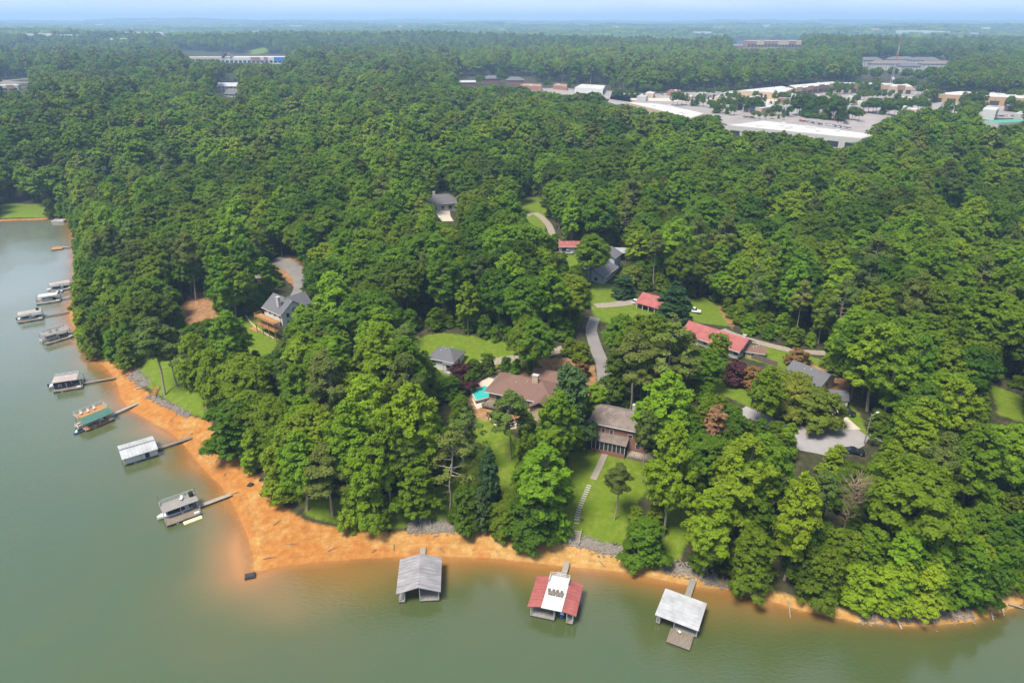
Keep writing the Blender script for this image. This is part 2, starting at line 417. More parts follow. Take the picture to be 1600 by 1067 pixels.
def mat_water():
    m, n, l = new_mat("lake_water")
    out = n.new("ShaderNodeOutputMaterial"); b = n.new("ShaderNodeBsdfPrincipled")
    tr = n.new("ShaderNodeBsdfTransparent"); ms = n.new("ShaderNodeMixShader")
    s = n.new("ShaderNodeAttribute"); s.attribute_name = "silt"
    c = n.new("ShaderNodeAttribute"); c.attribute_name = "clear"
    tc = n.new("ShaderNodeTexCoord")
    nz = n.new("ShaderNodeTexNoise"); nz.inputs["Scale"].default_value = 0.07; nz.inputs["Detail"].default_value = 5
    l.new(tc.outputs["Object"], nz.inputs["Vector"])
    ad = n.new("ShaderNodeMath"); ad.operation = 'MULTIPLY_ADD'; ad.inputs[1].default_value = 0.22
    sb = n.new("ShaderNodeMath"); sb.operation = 'SUBTRACT'; sb.inputs[1].default_value = 0.5
    l.new(nz.outputs["Fac"], sb.inputs[0]); l.new(sb.outputs[0], ad.inputs[0]); l.new(s.outputs["Fac"], ad.inputs[2])
    r = n.new("ShaderNodeValToRGB"); e = r.color_ramp.elements
    stops = [(0.0, (0.044, 0.070, 0.028)), (0.22, (0.064, 0.074, 0.022)), (0.45, (0.125, 0.092, 0.028)), (0.75, (0.215, 0.11, 0.03)), (1.0, (0.33, 0.15, 0.042))]
    while len(e) < len(stops): e.new(0.5)
    for k, (p, col) in enumerate(stops): e[k].position = p; e[k].color = col + (1,)
    l.new(ad.outputs[0], r.inputs["Fac"])
    mk = n.new("ShaderNodeAttribute"); mk.attribute_name = "sky_sheen"; mm = n.new("ShaderNodeMixRGB"); mm.inputs["Color2"].default_value = (0.138, 0.155, 0.125, 1)  # pale body colour standing in for reflected sky
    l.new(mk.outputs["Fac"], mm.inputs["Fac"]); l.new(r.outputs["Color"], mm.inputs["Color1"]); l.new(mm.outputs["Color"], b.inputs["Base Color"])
    b.inputs["Coat Weight"].default_value = 0.6; b.inputs["Coat Roughness"].default_value = 0.04; b.inputs["Coat IOR"].default_value = 1.4
    b.inputs["Roughness"].default_value = 0.07; b.inputs["IOR"].default_value = 1.5
    b.inputs["Specular IOR Level"].default_value = 0.5
    mp = n.new("ShaderNodeMapping"); mp.inputs["Scale"].default_value = (0.55, 1.3, 1); mp.inputs["Rotation"].default_value = (0, 0, 0.35)
    rip = n.new("ShaderNodeTexNoise"); rip.inputs["Scale"].default_value = 1.3; rip.inputs["Detail"].default_value = 8; rip.inputs["Roughness"].default_value = 0.6
    l.new(tc.outputs["Object"], mp.inputs["Vector"]); l.new(mp.outputs["Vector"], rip.inputs["Vector"])
    bp = n.new("ShaderNodeBump"); bp.inputs["Distance"].default_value = 0.25
    wind = n.new("ShaderNodeMapRange"); wind.inputs["From Min"].default_value = 0.38; wind.inputs["From Max"].default_value = 0.62
    wind.inputs["To Min"].default_value = 0.05; wind.inputs["To Max"].default_value = 0.34
    wz = n.new("ShaderNodeTexNoise"); wz.inputs["Scale"].default_value = 0.025; wz.inputs["Detail"].default_value = 4
    l.new(tc.outputs["Object"], wz.inputs["Vector"]); l.new(wz.outputs["Fac"], wind.inputs["Value"]); l.new(wind.outputs["Result"], bp.inputs["Strength"])
    l.new(rip.outputs["Fac"], bp.inputs["Height"]); l.new(bp.outputs["Normal"], b.inputs["Normal"]); l.new(bp.outputs["Normal"], b.inputs["Coat Normal"])
    l.new(c.outputs["Fac"], ms.inputs["Fac"]); l.new(b.outputs["BSDF"], ms.inputs[1]); l.new(tr.outputs["BSDF"], ms.inputs[2])
    l.new(ms.outputs["Shader"], out.inputs["Surface"])
    return m
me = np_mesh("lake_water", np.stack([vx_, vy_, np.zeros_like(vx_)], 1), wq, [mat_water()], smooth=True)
sky_sheen = 0.9 * sstep(120, 330, vy_) * sstep(20, -60, vx_) * (1 + 0.15 * wob(vx_, vy_, 60, 81)) * (1 - np.exp(-off / 6))  # sky reflection painted into the water colour, paler up the cove
for nm, arr in (("silt", silt), ("clear", clear), ("sky_sheen", np.clip(sky_sheen, 0, 1))):
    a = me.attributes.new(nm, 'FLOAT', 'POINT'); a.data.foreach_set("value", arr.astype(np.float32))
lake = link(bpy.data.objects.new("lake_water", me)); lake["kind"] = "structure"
# ------------------------------------------------------------------ mesh builder
class MB:
    def __init__(s): s.V = []; s.F = []
    def add(s, V, F):
        b = len(s.V); s.V += [tuple(map(float, v)) for v in V]; s.F += [tuple(b + i for i in f) for f in F]; return s
    def box(s, x0, x1, y0, y1, z0, z1):
        return s.add([(x0, y0, z0), (x1, y0, z0), (x1, y1, z0), (x0, y1, z0), (x0, y0, z1), (x1, y0, z1), (x1, y1, z1), (x0, y1, z1)],
                     [(0, 3, 2, 1), (4, 5, 6, 7), (0, 1, 5, 4), (1, 2, 6, 5), (2, 3, 7, 6), (3, 0, 4, 7)])
    def hexa(s, b, t):
        return s.add(list(b) + list(t), [(0, 3, 2, 1), (4, 5, 6, 7), (0, 1, 5, 4), (1, 2, 6, 5), (2, 3, 7, 6), (3, 0, 4, 7)])
    def prism(s, pts, z0, z1):
        n = len(pts)
        V = [(p[0], p[1], z0) for p in pts] + [(p[0], p[1], z1) for p in pts]
        return s.add(V, [tuple(range(n - 1, -1, -1)), tuple(range(n, 2 * n))] + [(i, (i + 1) % n, n + (i + 1) % n, n + i) for i in range(n)])
    def xprism(s, prof, x0, x1):
        """profile in (y, z) swept along x"""
        n = len(prof)
        V = [(x0, p[0], p[1]) for p in prof] + [(x1, p[0], p[1]) for p in prof]
        return s.add(V, [tuple(range(n - 1, -1, -1)), tuple(range(n, 2 * n))] + [(i, (i + 1) % n, n + (i + 1) % n, n + i) for i in range(n)])
    def bar(s, p, q, r=0.05, n=5):
        p, q = np.array(p, float), np.array(q, float)
        V, F = tubes([([p, q], [r, r])], n); m = n
        return s.add(V, [tuple(f) for f in F] + [tuple(range(m - 1, -1, -1)), tuple(range(m, 2 * m))])
    def mesh(s, name, mats):
        me = bpy.data.meshes.new(name); me.from_pydata(s.V, [], s.F); me.update()
        for m in (mats if isinstance(mats, (list, tuple)) else [mats]): me.materials.append(m)
        return me
    def build(s, name, mat, parent=None):
        return link(bpy.data.objects.new(name, s.mesh(name, mat)), parent)
def tubes(paths, sides=5):
    V, Fc = [], []
    base = 0
    for pts, rad in paths:
        pts = np.asarray(pts, float); n = len(pts)
        for i in range(n):
            t = pts[min(i + 1, n - 1)] - pts[max(i - 1, 0)]
            t = t / (np.linalg.norm(t) + 1e-9)
            u = np.cross(t, [0.31, 0.95, 0.1]); u /= np.linalg.norm(u) + 1e-9
            w = np.cross(t, u)
            for k in range(sides):
                a = 6.2832 * k / sides
                V.append(pts[i] + rad[i] * (math.cos(a) * u + math.sin(a) * w))
        for i in range(n - 1):
            for k in range(sides):
                k2 = (k + 1) % sides
                Fc.append((base + i * sides + k, base + i * sides + k2, base + (i + 1) * sides + k2, base + (i + 1) * sides + k))
        base += n * sides
    return np.array(V), np.array(Fc)
def thing(name, label, cat, loc, rz=0.0, group=None):
    o = bpy.data.objects.new(name, None); link(o); o.empty_display_size = 0.5
    o.location = tuple(float(v) for v in loc); o.rotation_euler = (0, 0, rz)
    return tag(o, label, cat, group)
NOTREE = []
LANDMARKS = []
def lm(p, phrase): LANDMARKS.append((float(p[0]), float(p[1]), phrase))
def rect_world(c, rz, L, W, m=1.5):
    ca, sa = math.cos(rz), math.sin(rz)
    return np.array([(c[0] + ca * x - sa * y, c[1] + sa * x + ca * y) for x, y in
                     ((-L / 2 - m, -W / 2 - m), (L / 2 + m, -W / 2 - m), (L / 2 + m, W / 2 + m), (-L / 2 - m, W / 2 + m))])

# ------------------------------------------------------------------ materials of the built things
M = dict(
    white=plain("paint_white", (0.50, 0.50, 0.485), 0.5, 0.06, 0.8), offw=plain("siding_offwhite", (0.40, 0.385, 0.36), 0.6, 0.07, 0.8),
    glass=plain("window_glass", (0.03, 0.04, 0.05), 0.08, 0.1, 1, spec=0.6), dark=plain("dark_void", (0.03, 0.03, 0.032), 0.8, 0.2),
    shingle=plain("shingle_grey", (0.105, 0.102, 0.108), 0.9, 0.14, 2.5, bump=0.3), brownroof=plain("shingle_redbrown", (0.148, 0.084, 0.064), 0.9, 0.14, 2.2, bump=0.3),
    taupe=plain("shingle_taupe", (0.155, 0.122, 0.103), 0.9, 0.2, 0.6, bump=0.3), red=plain("metal_red", (0.265, 0.078, 0.068), 0.45, 0.16, 0.5),
    brick=plain("brick_wall", (0.22, 0.10, 0.075), 0.9, 0.16, 3.0), wood=plain("wood_weathered", (0.165, 0.132, 0.10), 0.85, 0.24, 1.2, streak=(6, 0.6, 1)),
    cedar=plain("wood_cedar", (0.31, 0.155, 0.055), 0.75, 0.22, 1.2, streak=(5, 0.7, 1)), pale=plain("wood_pale", (0.26, 0.225, 0.18), 0.85, 0.22, 1.2, streak=(6, 0.6, 1)),
    greywood=plain("wood_grey", (0.205, 0.19, 0.17), 0.85, 0.22, 1.2, streak=(6, 0.6, 1)), tin=plain("roof_tin", (0.265, 0.25, 0.255), 0.42, 0.2, 0.35, streak=(1, 3, 1), metal=0.15),
    tinw=plain("roof_tin_white", (0.34, 0.34, 0.345), 0.4, 0.16, 0.35), pink=plain("roof_pinkgrey", (0.31, 0.255, 0.235), 0.6, 0.16, 0.5),
    green=plain("metal_green", (0.05, 0.125, 0.095), 0.45, 0.1, 0.6), conc=plain("concrete", (0.36, 0.33, 0.30), 0.85, 0.08, 0.7),
    asph=plain("asphalt", (0.105, 0.10, 0.095), 0.9, 0.18, 0.35), turn=plain("asphalt_worn", (0.25, 0.23, 0.225), 0.9, 0.08, 0.25), lot=plain("lot_asphalt", (0.235, 0.205, 0.19), 0.9, 0.12, 0.05), asph2=plain("asphalt_pale", (0.17, 0.155, 0.145), 0.9, 0.10, 0.25), gravel=plain("gravel", (0.24, 0.20, 0.155), 0.95, 0.15, 0.8),
    pool=plain("pool_water", (0.04, 0.36, 0.32), 0.06, 0.1, 0.6, spec=0.6), stone=plain("stone_tan", (0.42, 0.33, 0.23), 0.9, 0.16, 2.0), float=plain("dock_float", (0.035, 0.035, 0.038), 0.8, 0.2),
    navy=plain("boat_cover_navy", (0.018, 0.022, 0.042), 0.7, 0.15, 2), gel=plain("gelcoat_white", (0.52, 0.52, 0.51), 0.25, 0.04), cream=plain("foam_cream", (0.52, 0.48, 0.28), 0.6, 0.06),
    blue=plain("paint_blue", (0.03, 0.13, 0.42), 0.4, 0.08), black=plain("rubber_black", (0.02, 0.02, 0.021), 0.6, 0.2), blackcar=plain("paint_black", (0.014, 0.016, 0.02), 0.2, 0.1),
    whitecar=plain("paint_carwhite", (0.58, 0.58, 0.58), 0.25, 0.03), rim=plain("wheel_rim", (0.4, 0.4, 0.4), 0.35, 0.1, metal=0.6), tan=plain("stucco_tan", (0.45, 0.33, 0.22), 0.85, 0.08, 0.2),
    roofw=plain("membrane_white", (0.40, 0.385, 0.365), 0.7, 0.12, 0.08), rust=plain("stucco_rust", (0.26, 0.145, 0.10), 0.85, 0.1, 0.2), orange=plain("stucco_orange", (0.36, 0.235, 0.125), 0.85, 0.08, 0.2),
    steel=plain("galvanised", (0.42, 0.43, 0.44), 0.5, 0.1, metal=0.3), towerred=plain("tower_red", (0.36, 0.16, 0.13), 0.6, 0.1), lamp=plain("lens", (0.7, 0.68, 0.6), 0.2, 0.05), tail=plain("lens_red", (0.35, 0.02, 0.02), 0.3, 0.05),
    rock1=plain("riprap_grey", (0.185, 0.16, 0.135), 0.95, 0.22, 1.5), fence=plain("fence_wood", (0.13, 0.10, 0.08), 0.9, 0.16, 1.0, streak=(5, 5, 0.5)), sand=plain("pale_drive", (0.42, 0.36, 0.29), 0.95, 0.08, 0.5),
    greycar=plain("paint_grey", (0.16, 0.17, 0.18), 0.3, 0.05), redcar=plain("paint_carred", (0.32, 0.03, 0.03), 0.25, 0.05), bluecar=plain("paint_carblue", (0.04, 0.09, 0.25), 0.25, 0.05),
    bluewall=plain("siding_bluegrey", (0.34, 0.38, 0.44), 0.7, 0.06), greenroof=plain("canopy_green", (0.06, 0.24, 0.16), 0.6, 0.08), cream2=plain("siding_cream", (0.56, 0.54, 0.50), 0.6, 0.06), siding=plain("siding_grey", (0.52, 0.52, 0.50), 0.7, 0.05),
)

# ------------------------------------------------------------------ draped ribbons and sheets (roads, drives, paths)
def smooth_line(pts, step=1.5):
    pts = np.array(pts, float)
    out = []
    n = len(pts)
    for i in range(n - 1):
        p0, p1, p2, p3 = pts[max(i - 1, 0)], pts[i], pts[i + 1], pts[min(i + 2, n - 1)]
        k = max(2, int(np.linalg.norm(p2 - p1) / step))
        for t in np.linspace(0, 1, k, endpoint=False):
            out.append(0.5 * ((2 * p1) + (-p0 + p2) * t + (2 * p0 - 5 * p1 + 4 * p2 - p3) * t * t + (-p0 + 3 * p1 - 3 * p2 + p3) * t ** 3))
    out.append(pts[-1])
    return np.array(out)
def ribbon(name, px, width, mat, lift=0.07, clear=True):
    line = smooth_line([P(*p)[:2] for p in px])
    t = np.gradient(line, axis=0); t /= np.linalg.norm(t, axis=1, keepdims=True) + 1e-9
    nrm = np.stack([-t[:, 1], t[:, 0]], 1)
    w = np.interp(np.linspace(0, 1, len(line)), np.linspace(0, 1, len(width)), width)[:, None] if isinstance(width, (list, tuple)) else width
    cols = [line + nrm * w * f for f in (-0.5, -0.17, 0.17, 0.5)]
    V = []
    for c in cols:
        z = hgt(c[:, 0], c[:, 1]); V.append(np.column_stack([c, z]))
    zmax = np.max([v[:, 2] for v in V], axis=0) if False else None
    n = len(line)
    Vs = np.vstack(V); Vs[:, 2] += lift
    Fq = [(j * n + i, (j + 1) * n + i, (j + 1) * n + i + 1, j * n + i + 1) for j in range(3) for i in range(n - 1)]
    o = link(bpy.data.objects.new(name, np_mesh(name, Vs, [f[::-1] for f in Fq], [mat], smooth=True))); o["kind"] = "structure"
    if clear:
        poly = np.vstack([line + nrm * (np.asarray(w) * 0.5 + 1.5), (line - nrm * (np.asarray(w) * 0.5 + 1.5))[::-1]]); NOTREE.append(poly)
    return o
def sheet(name, px, mat, lift=0.08, kind="structure", step=2.0, z=None):
    pw = np.array([(P(*p) if z is None else at_z(p[0], p[1], z))[:2] for p in px])
    bm = bmesh.new()
    vs = [bm.verts.new((p[0], p[1], 0)) for p in pw]
    f = bm.faces.new(vs)
    bmesh.ops.triangulate(bm, faces=[f])
    if z is None:
        for _ in range(5):
            e = [e for e in bm.edges if e.calc_length() > step * 2]
            if not e: break
            bmesh.ops.subdivide_edges(bm, edges=e, cuts=1); bmesh.ops.triangulate(bm, faces=bm.faces[:])
        co = np.array([v.co[:2] for v in bm.verts]); zz = hgt(co[:, 0], co[:, 1])
        for v, h in zip(bm.verts, zz): v.co.z = h + lift
    else:
        for v in bm.verts: v.co.z = z + lift
    bmesh.ops.recalc_face_normals(bm, faces=bm.faces[:])
    if sum(ff.normal.z for ff in bm.faces) < 0: bmesh.ops.reverse_faces(bm, faces=bm.faces[:])
    me = bpy.data.meshes.new(name); bm.to_mesh(me); bm.free(); me.materials.append(mat)
    o = link(bpy.data.objects.new(name, me)); o["kind"] = kind
    NOTREE.append(pw)
    return o

# ------------------------------------------------------------------ houses
def roof_gable(L, W, z, rise, ov=0.5, th=0.22):
    """ridge along x"""
    b = MB(); l, w = L / 2 + ov, W / 2 + ov; zo = z - rise * ov / (W / 2)
    for s in (-1, 1):
        q = [(-l, s * w, zo), (l, s * w, zo), (l, 0, z + rise), (-l, 0, z + rise)]
        if s > 0: q = [q[1], q[0], q[3], q[2]]
        b.hexa(q, [(x, y, zz + th) for x, y, zz in q])
    return b
def roof_hip(L, W, z, rise, ridge, ov=0.5, th=0.2):
    b = MB(); l, w = L / 2 + ov, W / 2 + ov; r = ridge / 2
    V = [(-l, -w, z), (l, -w, z), (l, w, z), (-l, w, z), (-r, 0, z + rise), (r, 0, z + rise)]
    V = [(x, y, q - 0.02) for x, y, q in V[:4]] + [(x, y, q + th) for x, y, q in V[:4]] + [(x, y, q + th) for x, y, q in V[4:]]
    return b.add(V, [(3, 2, 1, 0), (0, 1, 5, 4), (1, 2, 6, 5), (2, 3, 7, 6), (3, 0, 4, 7), (4, 5, 9, 8), (5, 6, 9), (6, 7, 8, 9), (7, 4, 8)])
def walls_gable(L, W, H, rise, base=-2.5):
    b = MB().box(-L / 2, L / 2, -W / 2, W / 2, base, H)
    for x in (-L / 2, L / 2):
        s = 0.18 if x < 0 else -0.18
        b.add([(x, -W / 2, H), (x, W / 2, H), (x, 0, H + rise), (x + s, -W / 2, H), (x + s, W / 2, H), (x + s, 0, H + rise)],
              [(0, 1, 2), (3, 5, 4), (0, 2, 5, 3), (1, 4, 5, 2)])
    return b
def window(parent, side, u, z, w, h, L, W, frame=None, pane=None, name="window"):
    frame = frame or M["white"]; pane = pane or M["glass"]
    f, g = MB(), MB()
    t = 0.07
    if side in 'fb':
        y = -W / 2 if side == 'f' else W / 2; s = -1 if side == 'f' else 1
        a, c = sorted((y + s * 0.003, y + s * 0.06)); f.box(u - w / 2 - t, u + w / 2 + t, a, c, z - t, z + h + t)
        a, c = sorted((y + s * 0.062, y + s * 0.09)); g.box(u - w / 2 + .03, u + w / 2 - .03, a, c, z + .03, z + h - .03)
    else:
        x = -L / 2 if side == 'l' else L / 2; s = -1 if side == 'l' else 1
        a, c = sorted((x + s * 0.003, x + s * 0.06)); f.box(a, c, u - w / 2 - t, u + w / 2 + t, z - t, z + h + t)
        a, c = sorted((x + s * 0.062, x + s * 0.09)); g.box(a, c, u - w / 2 + .03, u + w / 2 - .03, z + .03, z + h - .03)
    o = f.build(name, frame, parent); g.build("pane", pane, o)
    return o
def house(name, label, px, py, rot, L, W, H, roof, rise, wall, rmat, wins=(), cat="house", ridge=None, ov=0.5, base=-2.5, centre=None, frame=None, lift=0.0):
    """front wall (local -y) faces the camera when rot = 0; px, py: foot of the front wall's middle"""
    rz = R(rot)
    p = P(px, py)
    c = np.array([p[0] - math.sin(rz) * W / 2, p[1] + math.cos(rz) * W / 2])
    z = max(gz(*c), p[2]) + lift
    t = thing(name, label, cat, (c[0], c[1], z), rz)
    NOTREE.append(rect_world(c, rz, L, W))
    if roof == 'gable':
        walls_gable(L, W, H, rise, base).build("wall", wall, t); roof_gable(L, W, H, rise, ov).build("roof", rmat, t)
    else:
        MB().box(-L / 2, L / 2, -W / 2, W / 2, base, H).build("wall", wall, t); roof_hip(L, W, H, rise, L - W if ridge is None else ridge, ov).build("roof", rmat, t)
    zo = H - rise * ov / (W / 2) if roof == 'gable' else H
    for s_ in (-1, 1): MB().box(-L / 2 - ov, L / 2 + ov, *sorted((s_ * (W / 2 + ov + .01), s_ * (W / 2 + ov + .15))), zo - .02, zo + .13).build("gutter", M["white"], t)
    for (vx, vy) in ((-L * .12, -W * .2), (L * .17, W * .16), (L * .04, -W * .12)):
        zv = H + rise * (1 - abs(vy) / (W / 2 + (0 if roof == 'gable' else ov))) + .15
        MB().box(vx - .16, vx + .16, vy - .16, vy + .16, zv, zv + .45).build("roof_vent", M["steel"], t)
    for (s, u, zz, w, h) in wins: window(t, s, u, zz, w, h, L, W, frame)
    return t
def chimney(t, x, y, z0, z1, mat, w=1.0, d=0.8):
    o = MB().box(x - w / 2, x + w / 2, y - d / 2, y + d / 2, z0, z1).build("chimney", mat, t)
    MB().box(x - w / 2 - .08, x + w / 2 + .08, y - d / 2 - .08, y + d / 2 + .08, z1 + .003, z1 + .16).build("chimney_cap", M["conc"], o)
def railing(parent, pts, z, h=1.0, mat=None, name="railing", step=1.6):
    b = MB()
    for (p, q) in zip(pts[:-1], pts[1:]):
        p, q = np.array(p, float), np.array(q, float); n = max(1, int(np.linalg.norm(q - p) / step))
        for i in range(n + 1):
            a = p + (q - p) * i / n; b.box(a[0] - .05, a[0] + .05, a[1] - .05, a[1] + .05, z, z + h)
        for zz in (z + h, z + h * 0.55, z + h * 0.2): b.bar((p[0], p[1], zz), (q[0], q[1], zz), 0.045, 4)
    return b.build(name, mat or M["white"], parent)
# ------------------------------------------------------------------ boats
def hull_mesh(L, W, H):
    """runabout hull, bow at -y"""
    b = MB(); st = [(-.5, .04, .95), (-.42, .45, .92), (-.28, .82, .88), (0, 1, .82), (.3, 1, .80), (.5, .94, .80)]
    rings = []
    for (t, w, h) in st:
        y = t * L; hw = W / 2 * w
        rings.append([(-hw, y, H * h), (-hw * 0.92, y, H * .35), (-hw * .5, y, 0.02), (hw * .5, y, 0.02), (hw * .92, y, H * .35), (hw, y, H * h)])
    n = 6; V = [v for r in rings for v in r]; F = []
    for i in range(len(rings) - 1):
        for k in range(n): F.append((i * n + k, (i + 1) * n + k, (i + 1) * n + (k + 1) % n, i * n + (k + 1) % n))
    F.append(tuple(range(n))[::-1]); F.append(tuple((len(rings) - 1) * n + k for k in range(n)))
    return b.add(V, [f[::-1] for f in F])
def motor_boat(label, loc, rz, L=6.4, W=2.3, cover="navy"):
    t = thing("motor_boat", label, "boat", loc, rz)
    hull_mesh(L, W, 1.0).build("hull", M["gel"], t)
    MB().hexa([(-W * .40, -L * .18, .84), (W * .40, -L * .18, .84), (W * .42, L * .36, .82), (-W * .42, L * .36, .82)],
              [(-W * .30, -L * .10, 1.25), (W * .30, -L * .10, 1.25), (W * .34, L * .33, 1.05), (-W * .34, L * .33, 1.05)]).build("cover", M[cover], t)
    MB().hexa([(-W * .33, -L * .22, .86), (W * .33, -L * .22, .86), (W * .36, -L * .19, .86), (-W * .36, -L * .19, .86)],
              [(-W * .30, -L * .16, 1.38), (W * .30, -L * .16, 1.38), (W * .32, -L * .145, 1.38), (-W * .32, -L * .145, 1.38)]).build("windshield", M["glass"], t)
    MB().box(-.22, .22, L * .5 + .01, L * .5 + .5, .35, 1.35).build("outboard_motor", M["black"], t)
    return t
def pontoon_boat(label, loc, rz, L=7.0, W=2.5):
    t = thing("pontoon_boat", label, "boat", loc, rz)
    for s in (-1, 1):
        V, F = tubes([([(s * W * .38, -L / 2, .5), (s * W * .38, -L / 2 + .7, .25), (s * W * .38, L / 2, .25)], [.05, .32, .32])], 8)
        MB().add(V, [tuple(f) for f in F]).build("pontoon", M["steel"], t)
    MB().box(-W / 2, W / 2, -L / 2 + .4, L / 2, .6, .7).build("deck", M["greywood"], t)
    b = MB()
    for s in (-1, 1): b.box(*sorted((s * W / 2, s * (W / 2 - .05))), -L / 2 + .5, L / 2 - .3, .705, 1.35)
    b.box(-W / 2 + .06, W / 2 - .06, -L / 2 + .5, -L / 2 + .55, .705, 1.35)
    b.build("side_panel", M["gel"], t)
    MB().box(-W / 2 + .1, -W / 2 + .8, -L / 2 + .9, -.4, .705, 1.15).box(W / 2 - .8, W / 2 - .1, -L / 2 + .9, -.4, .705, 1.15).box(-W / 2 + .2, W / 2 - .2, L / 2 - 1.5, L / 2 - .8, .705, 1.15).build("seats", M["tan"], t)
    MB().box(-.25, .25, L / 2 + .01, L / 2 + .55, .3, 1.45).build("outboard_motor", M["black"], t)
    return t
def jet_ski(label, loc, rz, mat, group=None):
    t = thing("jet_ski", label, "jet ski", loc, rz, group)
    hull_mesh(3.1, 1.15, .55).build("hull", M[mat], t)
    MB().hexa([(-.28, -.3, .45), (.28, -.3, .45), (.28, 1.2, .45), (-.28, 1.2, .45)], [(-.16, -.1, .95), (.16, -.1, .95), (.2, 1.1, .8), (-.2, 1.1, .8)]).build("seat", M["black"], t)
    MB().hexa([(-.4, -.95, .48), (.4, -.95, .48), (.4, -.32, .48), (-.4, -.32, .48)], [(-.2, -.6, 1.0), (.2, -.6, 1.0), (.25, -.34, 1.05), (-.25, -.34, 1.05)]).build("cowl", M["gel"], t)
    MB().bar((-.42, -.25, 1.08), (.42, -.25, 1.08), .035).build("handlebar", M["black"], t)
    return t
def chair(label, loc, rz, mat="white", group=None):
    t = thing("deck_chair", label, "chair", loc, rz, group)
    MB().box(-.32, .32, -.32, .32, .40, .47).build("seat", M[mat], t)
    MB().hexa([(-.32, .33, .40), (.32, .33, .40), (.32, .38, .40), (-.32, .38, .40)], [(-.32, .55, 1.1), (.32, .55, 1.1), (.32, .6, 1.1), (-.32, .6, 1.1)]).build("backrest", M[mat], t)
    for sx in (-1, 1):
        for sy in (-1, 1): MB().box(sx * .28 - .03, sx * .28 + .03, sy * .27 - .03, sy * .27 + .03, 0, .397).build("leg", M[mat], t)
    return t

